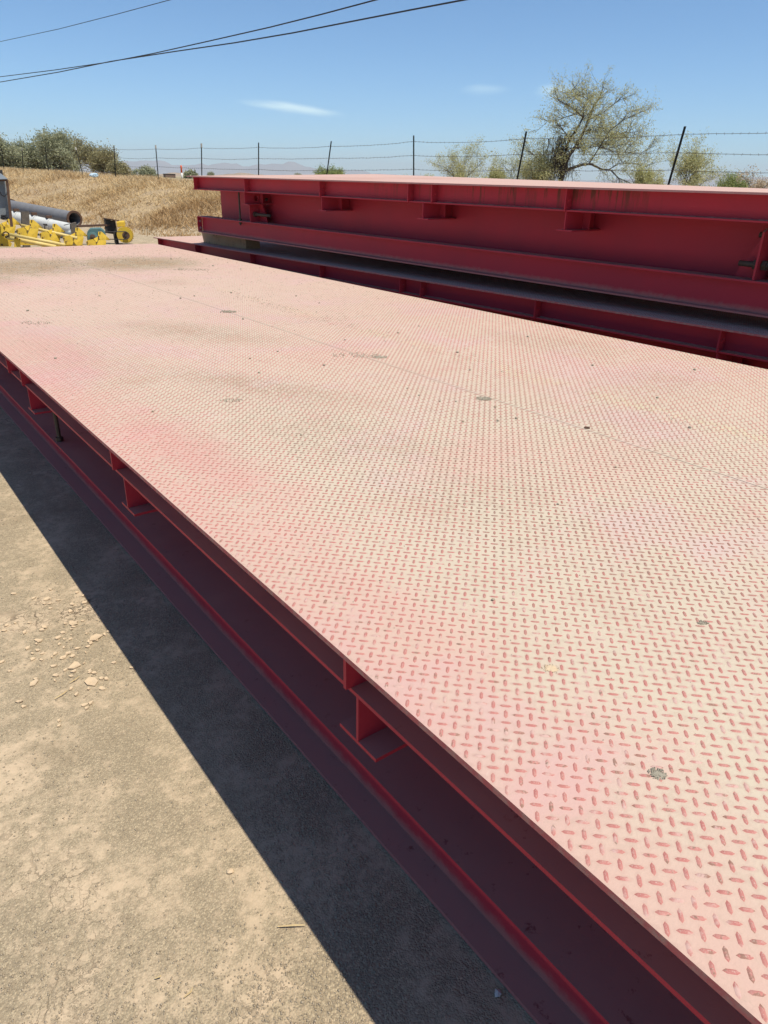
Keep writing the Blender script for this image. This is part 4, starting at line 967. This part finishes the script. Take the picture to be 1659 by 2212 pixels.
for k in (1, 2, 3, 4, 5):
    o = unit if k == 2 else copy_tree(unit)
    q = za(720 + 490 * (k - 2), 700 + 80 * (k - 2), YB - .14 * (k - 2)); z_ = q.z - za(720, 700, YB).z; q.z = z_
    o.location = q; tag(o, labs[k], 'bracket', 'nested yellow idler brackets')
o = tag(empty('idler_bracket', za(100, 760, 17.4)), 'leftmost yellow bracket with a curved notch, cut by the frame edge', 'bracket', 'nested yellow idler brackets'); og = o.location.copy()
slab(MB(), [za(*q, 17.35) for q in ((-60, 500), (40, 515), (85, 600), (165, 650), (255, 715), (240, 790), (-60, 790))], .012, og).build('notched_plate', M['yellow'], o)
slab(MB(), [za(*q, 17.75) for q in ((0, 340), (35, 320), (150, 312), (230, 430), (185, 490), (130, 440), (60, 455))], .012, og).build('upper_plate', M['yellow'], o)
bolt_at(za(65, 545, 17.33) - og, (-.2, -1, .1), .02).build('bolt', M['rust'], o); bolt_at(za(45, 755, 17.33) - og, (-.2, -1, .1), .02).build('bolt', M['rust'], o)
o = tag(empty('idler_bracket', za(380, 780, 17.0)), 'narrow yellow bracket holding the front pale tube', 'bracket', 'nested yellow idler brackets'); og = o.location.copy()
slab(MB(), [za(*q, 17.0) for q in ((308, 590), (350, 584), (450, 640), (440, 690), (445, 800), (308, 800))], .012, og).build('plate', M['yellow'], o)
bolt_at(za(335, 605, 16.98) - og, (-.2, -1, .1), .018).build('bolt', M['rust'], o); bolt_at(za(425, 640, 16.98) - og, (-.2, -1, .1), .015).build('bolt', M['rust'], o)
for (a_, b_, r_, lab) in ((((215, 530, 17.05), (1400, 758, 16.3)), None, .032, 'long pale yellow tube lying in front of the brackets'), (((150, 590, 17.25), (1200, 800, 16.6)), None, .042, 'thicker pale yellow tube under the front tube'), (((470, 335, 18.0), (1660, 610, 17.2)), None, .034, 'pale yellow tube threaded behind the brackets')):
    p, q = za(*a_[0]), za(*a_[1]); d_ = (q - p).normalized()
    t0 = tag(empty('roller_tube', p), lab, 'tube', 'pale yellow roller tubes'); MB().tube([Vector(), q - p], r_, 14).build('tube', M['paleyellow'], t0, True); MB().tube([-d_ * .03, d_ * .02], r_ * .55, 10).build('end_stub', M['rust'], t0)
# teal gearbox
Yg = 18.0; go = zb(700, 720, Yg); go.z = 0; gb = tag(empty('gearbox', go), 'teal gear reducer with rusty shaft hub behind the yellow brackets', 'gearbox')
out = [(490, 560), (505, 465), (550, 408), (600, 398), (775, 393), (830, 425), (885, 480), (905, 620), (880, 700), (880, 780), (520, 780), (505, 660)]
f_ = [zb(x, y, Yg) - go for x, y in out]; bk = [q + Vector((.10, .30, 0)) for q in f_]; nn = len(f_)
MB().add(f_ + bk, [tuple(range(nn)), tuple(range(2 * nn - 1, nn - 1, -1))] + [(i, nn + i, nn + (i + 1) % nn, (i + 1) % nn) for i in range(nn)]).build('housing', M['teal'], gb, bevel=.012)
vd = Vector((-.26, -.95, .1)).normalized()
for (x, y, r0, l_, nm, mt) in ((620, 590, .115, .05, 'bearing_boss', 'teal'), (620, 590, .062, .085, 'shaft_hub', 'rust'), (620, 590, .026, .14, 'shaft', 'bolt'), (790, 530, .062, .05, 'side_boss', 'rust')):
    c = zb(x, y, Yg) - go; MB().tube([c - vd * .02, c + vd * l_], r0, 20).build(nm, M[mt], gb, True, .004)
slab(MB(), [zb(x, y, Yg - .02) - go for x, y in ((785, 600), (820, 600), (820, 760), (785, 760))], .05).build('rib', M['teal'], gb)
# electric motor
mo = zb(1315, 700, 18.5); mo.z = 0; mt_ = tag(empty('electric_motor', mo), 'yellow ribbed electric motor with terminal box and rusty pulley', 'motor')
c = zb(1310, 540, 18.4) - mo; ax = Vector((-.42, -.90, .05)).normalized()
MB().tube([c - ax * .36, c - ax * .33, c - ax * .02, c], [.13, .165, .165, .15], 28).build('body', M['yellow'], mt_, True)
sid = ax.cross(Vector((0, 0, 1))).normalized(); upv = sid.cross(ax)
for k in range(26):
    a_ = 2 * math.pi * k / 26; d_ = sid * math.cos(a_) + upv * math.sin(a_); e_ = ax.cross(d_) * .006; vs = []
    for (u_, r_) in ((-.30, .16), (-.03, .16), (-.03, .186), (-.30, .186)):
        vs += [c + ax * u_ + d_ * r_ + e_, c + ax * u_ + d_ * r_ - e_]
    MB().add(vs, [(0, 2, 4, 6), (1, 7, 5, 3), (0, 1, 3, 2), (2, 3, 5, 4), (4, 5, 7, 6), (6, 7, 1, 0)]).build('cooling_fin', M['yellow'], mt_)
MB().ring(c + ax * .001, ax, .05, .178, .02, 28).build('end_shield', M['yellow'], mt_)
pc = zb(1342, 552, 18.28) - mo; pu = MB().ring(pc, ax, .03, .085, .012, 24).ring(pc + ax * .04, ax, .03, .085, .012, 24).tube([pc - ax * .05, pc + ax * .05], .062, 20).build('pulley', M['rust'], mt_)
MB().tube([pc + ax * .03, pc + ax * .085], .024, 12).build('shaft_end', M['bolt'], pu)
tb = [zb(x, y, 18.62) - mo for x, y in ((1130, 265), (1290, 252), (1312, 360), (1150, 372))]; 
MB().add(tb + [q + Vector((.08, .16, .02)) for q in tb], [(0, 1, 2, 3), (7, 6, 5, 4), (0, 4, 5, 1), (1, 5, 6, 2), (2, 6, 7, 3), (3, 7, 4, 0)]).build('terminal_box', M['yellow'], mt_, bevel=.01)
# belt between the gearbox pulley and the motor
bo = zb(1100, 550, 18.2); bl = MB()
b0, b1, b2, b3 = (zb(800, 478, 18.02), zb(1330, 468, 18.22), zb(1330, 634, 18.22), zb(800, 634, 18.02))
loop = [b0, b1, b1.lerp(b2, .15) + Vector((.05, 0, 0)), b1.lerp(b2, .5) + Vector((.08, 0, 0)), b1.lerp(b2, .85) + Vector((.05, 0, 0)), b2, b3, b3.lerp(b0, .5) + Vector((-.06, 0, 0)), b0]
bl.tube([q - bo for q in loop], .011, 6, False); ob = bl.build('drive_belt', M['dark'], None, True); ob.location = bo; tag(ob, 'black drive belt running from the gearbox to the motor pulley', 'belt')
# steel post with top plate
so = zb(1110, 715, 18.8); so.z = 0; sp = tag(empty('steel_bracket_post', so), 'dark steel beam stub with a top plate beside the motor', 'steel post')
fr = [(1010, 232), (1098, 228), (1180, 730), (1098, 735)]; f_ = [zb(x, y, 18.75) - so for x, y in fr]
MB().add(f_ + [q + Vector((.05, .12, 0)) for q in f_], [(0, 1, 2, 3), (7, 6, 5, 4), (0, 4, 5, 1), (1, 5, 6, 2), (2, 6, 7, 3), (3, 7, 4, 0)]).build('beam', M['dark'], sp)
slab(MB(), [zb(x, y, 18.8) - so for x, y in ((858, 190), (1010, 215), (1060, 520), (900, 500))], .014).build('web_plate', M['dark'], sp)
tp_ = [zb(832, 175, 18.85), zb(1065, 215, 18.6), zb(1190, 232, 18.75), zb(980, 196, 19.0)]; slab(MB(), [q - so for q in tp_], .02).build('top_plate', M['rust'], sp)
rr = MB(); p, q = zb(255, 352, 18.7), zb(965, 325, 18.85); ro = p.lerp(q, .5)
dz = Vector((0, 0, .022)); dy_ = Vector((-.02, .06, 0)); vs = [e + a_ + b_ - ro for e in (p, q) for a_, b_ in ((-dz, -dy_), (-dz, dy_), (dz, dy_), (dz, -dy_))]
rr.add(vs, [(0, 1, 2, 3), (7, 6, 5, 4), (0, 4, 5, 1), (1, 5, 6, 2), (2, 6, 7, 3), (3, 7, 4, 0)]); ob = rr.build('steel_rail', M['rust'], None); ob.location = ro; tag(ob, 'rusty flat rail lying from the stake to the steel post', 'rail')
# pipes
def pipe(name, p, q, r, mt, lab, ends, bands=()):
    o = tag(empty(name, p), lab, 'pipe'); d_ = (q - p); dn = d_.normalized()
    mb = MB().tube([Vector(), d_], r, 28, False).tube([d_, Vector()], r * .9, 28, False); mb.build('barrel', M[mt], o, True)
    for e in ends: MB().ring(d_ * e - dn * .02, dn, r * .9, r * 1.18, .035, 28).build('flange', M['rust'], o)
    for b_ in bands:
        bd = MB().ring(d_ * b_, dn, r * .95, r * 1.12, .03, 24).build('band', M[mt], o); MB().box(-.06, .06, -.05, .05, 0, .06).build('clamp', M['rust'], bd).location = d_ * b_ + Vector((0, 0, r * 1.1))
    return o
pipe('pipe', z1(105, 492, 24.0), z1(690, 607, 20.6), .175, 'greypipe', 'large dull grey pipe with an open rusty flanged end', (0, 1))
pipe('pipe', z1(-60, 545, 20.6), z1(690, 705, 18.9), .125, 'whitepipe', 'faded white pipe with clamp bands behind the yellow brackets', (), (.30, .52, .70))
cn = tag(MB().tube([Vector(), Vector((.16, -.10, .03))], [.05, .10], 18).build('cone_fitting', M['galv'], None, True), 'small grey cone fitting below the white pipe end', 'fitting'); cn.location = za(1380, 540, 18.0)
# wooden stakes
for (x0, y0, x1, y1, w_, Y_, lab) in ((535, 55, 550, 330, .075, 18.5, 'dark grey wooden stake standing in front of the white pipe'), (1580, 285, 1600, 590, .06, 17.9, 'weathered wooden stake left of the teal gearbox')):
    p, q = za(x0, y0, Y_), za(x1, y1, Y_ - .02); d_ = (q - p).normalized(); q = p + d_ * ((-.05 - p.z) / d_.z); mb = MB(); vs = []
    for i in range(7):
        e = p.lerp(q, i / 6)
        for a_, b_ in ((-1, -1), (1, -1), (1, 1), (-1, 1)): vs.append(e - p + Vector((a_ * w_, b_ * w_ * .6, random.uniform(-.03, .03) if i == 0 else 0)) + Vector((random.uniform(-.006, .006), 0, 0)))
    fs = [(0, 1, 2, 3), (27, 26, 25, 24)] + [(4 * i + k, 4 * i + 4 + k, 4 * i + 4 + (k + 1) % 4, 4 * i + (k + 1) % 4) for i in range(6) for k in range(4)]
    ob = mb.add(vs, fs).build('wooden_stake', M['greywood']); ob.location = p; tag(ob, lab, 'stake')
# grey machine frame at the left edge
fo = zc(200, 1500, 16.8); fo.z = 0; fm = tag(empty('machine_frame', fo), 'galvanised machine cabinet frame with rusty corner post at the left edge', 'machine frame')
def hexa(mb, f_, dv): return mb.add(f_ + [q + dv for q in f_], [(0, 1, 2, 3), (7, 6, 5, 4), (0, 4, 5, 1), (1, 5, 6, 2), (2, 6, 7, 3), (3, 7, 4, 0)])
def fz(lst, Y_): return [zc(x, y, Y_) - fo for x, y in lst]
hexa(MB(), fz(((-140, 470), (115, 470), (270, 1480), (-60, 1480)), 16.9), Vector((.06, .2, 0))).build('sheet_column', M['galv'], fm)
hexa(MB(), fz(((155, 440), (212, 440), (345, 1700), (275, 1700)), 16.75), Vector((.02, .06, 0))).build('corner_post', M['rust'], fm)
hexa(MB(), fz(((-200, 415), (205, 415), (212, 470), (-200, 470)), 16.74), Vector((.0, .04, 0))).build('header', M['rust'], fm)
slab(MB(), [zc(-200, 320, 17.1) - fo, zc(20, 262, 17.1) - fo, zc(205, 410, 16.7) - fo, zc(-120, 420, 16.7) - fo], .01).build('top_sheet', M['galv'], fm)
hexa(MB(), fz(((-60, 165), (62, 165), (90, 320), (-60, 320)), 17.2), Vector((.0, .05, 0))).build('upper_stub', M['dark'], fm)
MB().tube([q - fo for q in (zc(-30, 700, 16.72), zc(40, 840, 16.7), (zc(110, 880, 16.7)), zc(180, 830, 16.72), zc(190, 760, 16.74))], .009, 6, False).build('loose_wire', M['black'], fm, True)
hz = MB(); pts = []
for k in range(70):
    a_ = k * .55; pts.append(zc(110 + 80 * math.cos(a_) + 2 * (k % 9), 1440 + 50 * math.sin(a_ * 1.1), 16.5 + .02 * math.sin(k)) )
o0 = pts[0].copy(); hz.tube([q - o0 for q in pts], .012, 5, False); ob = hz.build('cable_coil', M['black'], None, True); ob.location = o0; tag(ob, 'tangled black cable coil at the foot of the machine frame', 'cable coil')

for k, (pts_, r_, mt, lab) in enumerate([([za(60, 500, 17.2), za(130, 470, 17.15), za(180, 500, 17.1), za(190, 560, 17.1), za(120, 600, 17.1)], .012, 'rust', 'bent rusty rod beside the leftmost yellow bracket'),
    ([za(930, 310, 18.1), za(1020, 312, 18.1), za(1022, 330, 18.1), za(965, 332, 18.1), za(970, 420, 18.05)], .014, 'dark', 'dark bent strap below the white pipe clamp'),
    ([za(1980 - 600, 330, 18.6), za(1500, 300, 18.5), za(1600, 330, 18.45), za(1640, 420, 18.4)], .009, 'black', 'thin black hose draped near the open pipe end')]):
    o0 = pts_[0].copy(); ob = MB().tube([q - o0 for q in pts_], r_, 6).build('scrap_rod' if k < 2 else 'loose_hose', M[mt], None, True); ob.location = o0; tag(ob, lab, 'rod' if k < 2 else 'hose')
# ------------------------------------------------------------------ air
hm = bpy.data.materials.new('dry_haze'); hm.use_nodes = True; ht = hm.node_tree; ht.nodes.clear()
ho = ht.nodes.new('ShaderNodeOutputMaterial'); pv = ht.nodes.new('ShaderNodeVolumePrincipled'); ht.links.new(pv.outputs[0], ho.inputs['Volume'])
pv.inputs['Color'].default_value = (.92, .965, 1.0, 1); pv.inputs['Density'].default_value = 9.0e-5; pv.inputs['Anisotropy'].default_value = 0.0
hb = MB().box(-15500, 15500, -15500, 15500, -70, 420).build('haze', hm); tag(hb, 'thin dry haze over the plain', 'haze', kind='stuff')
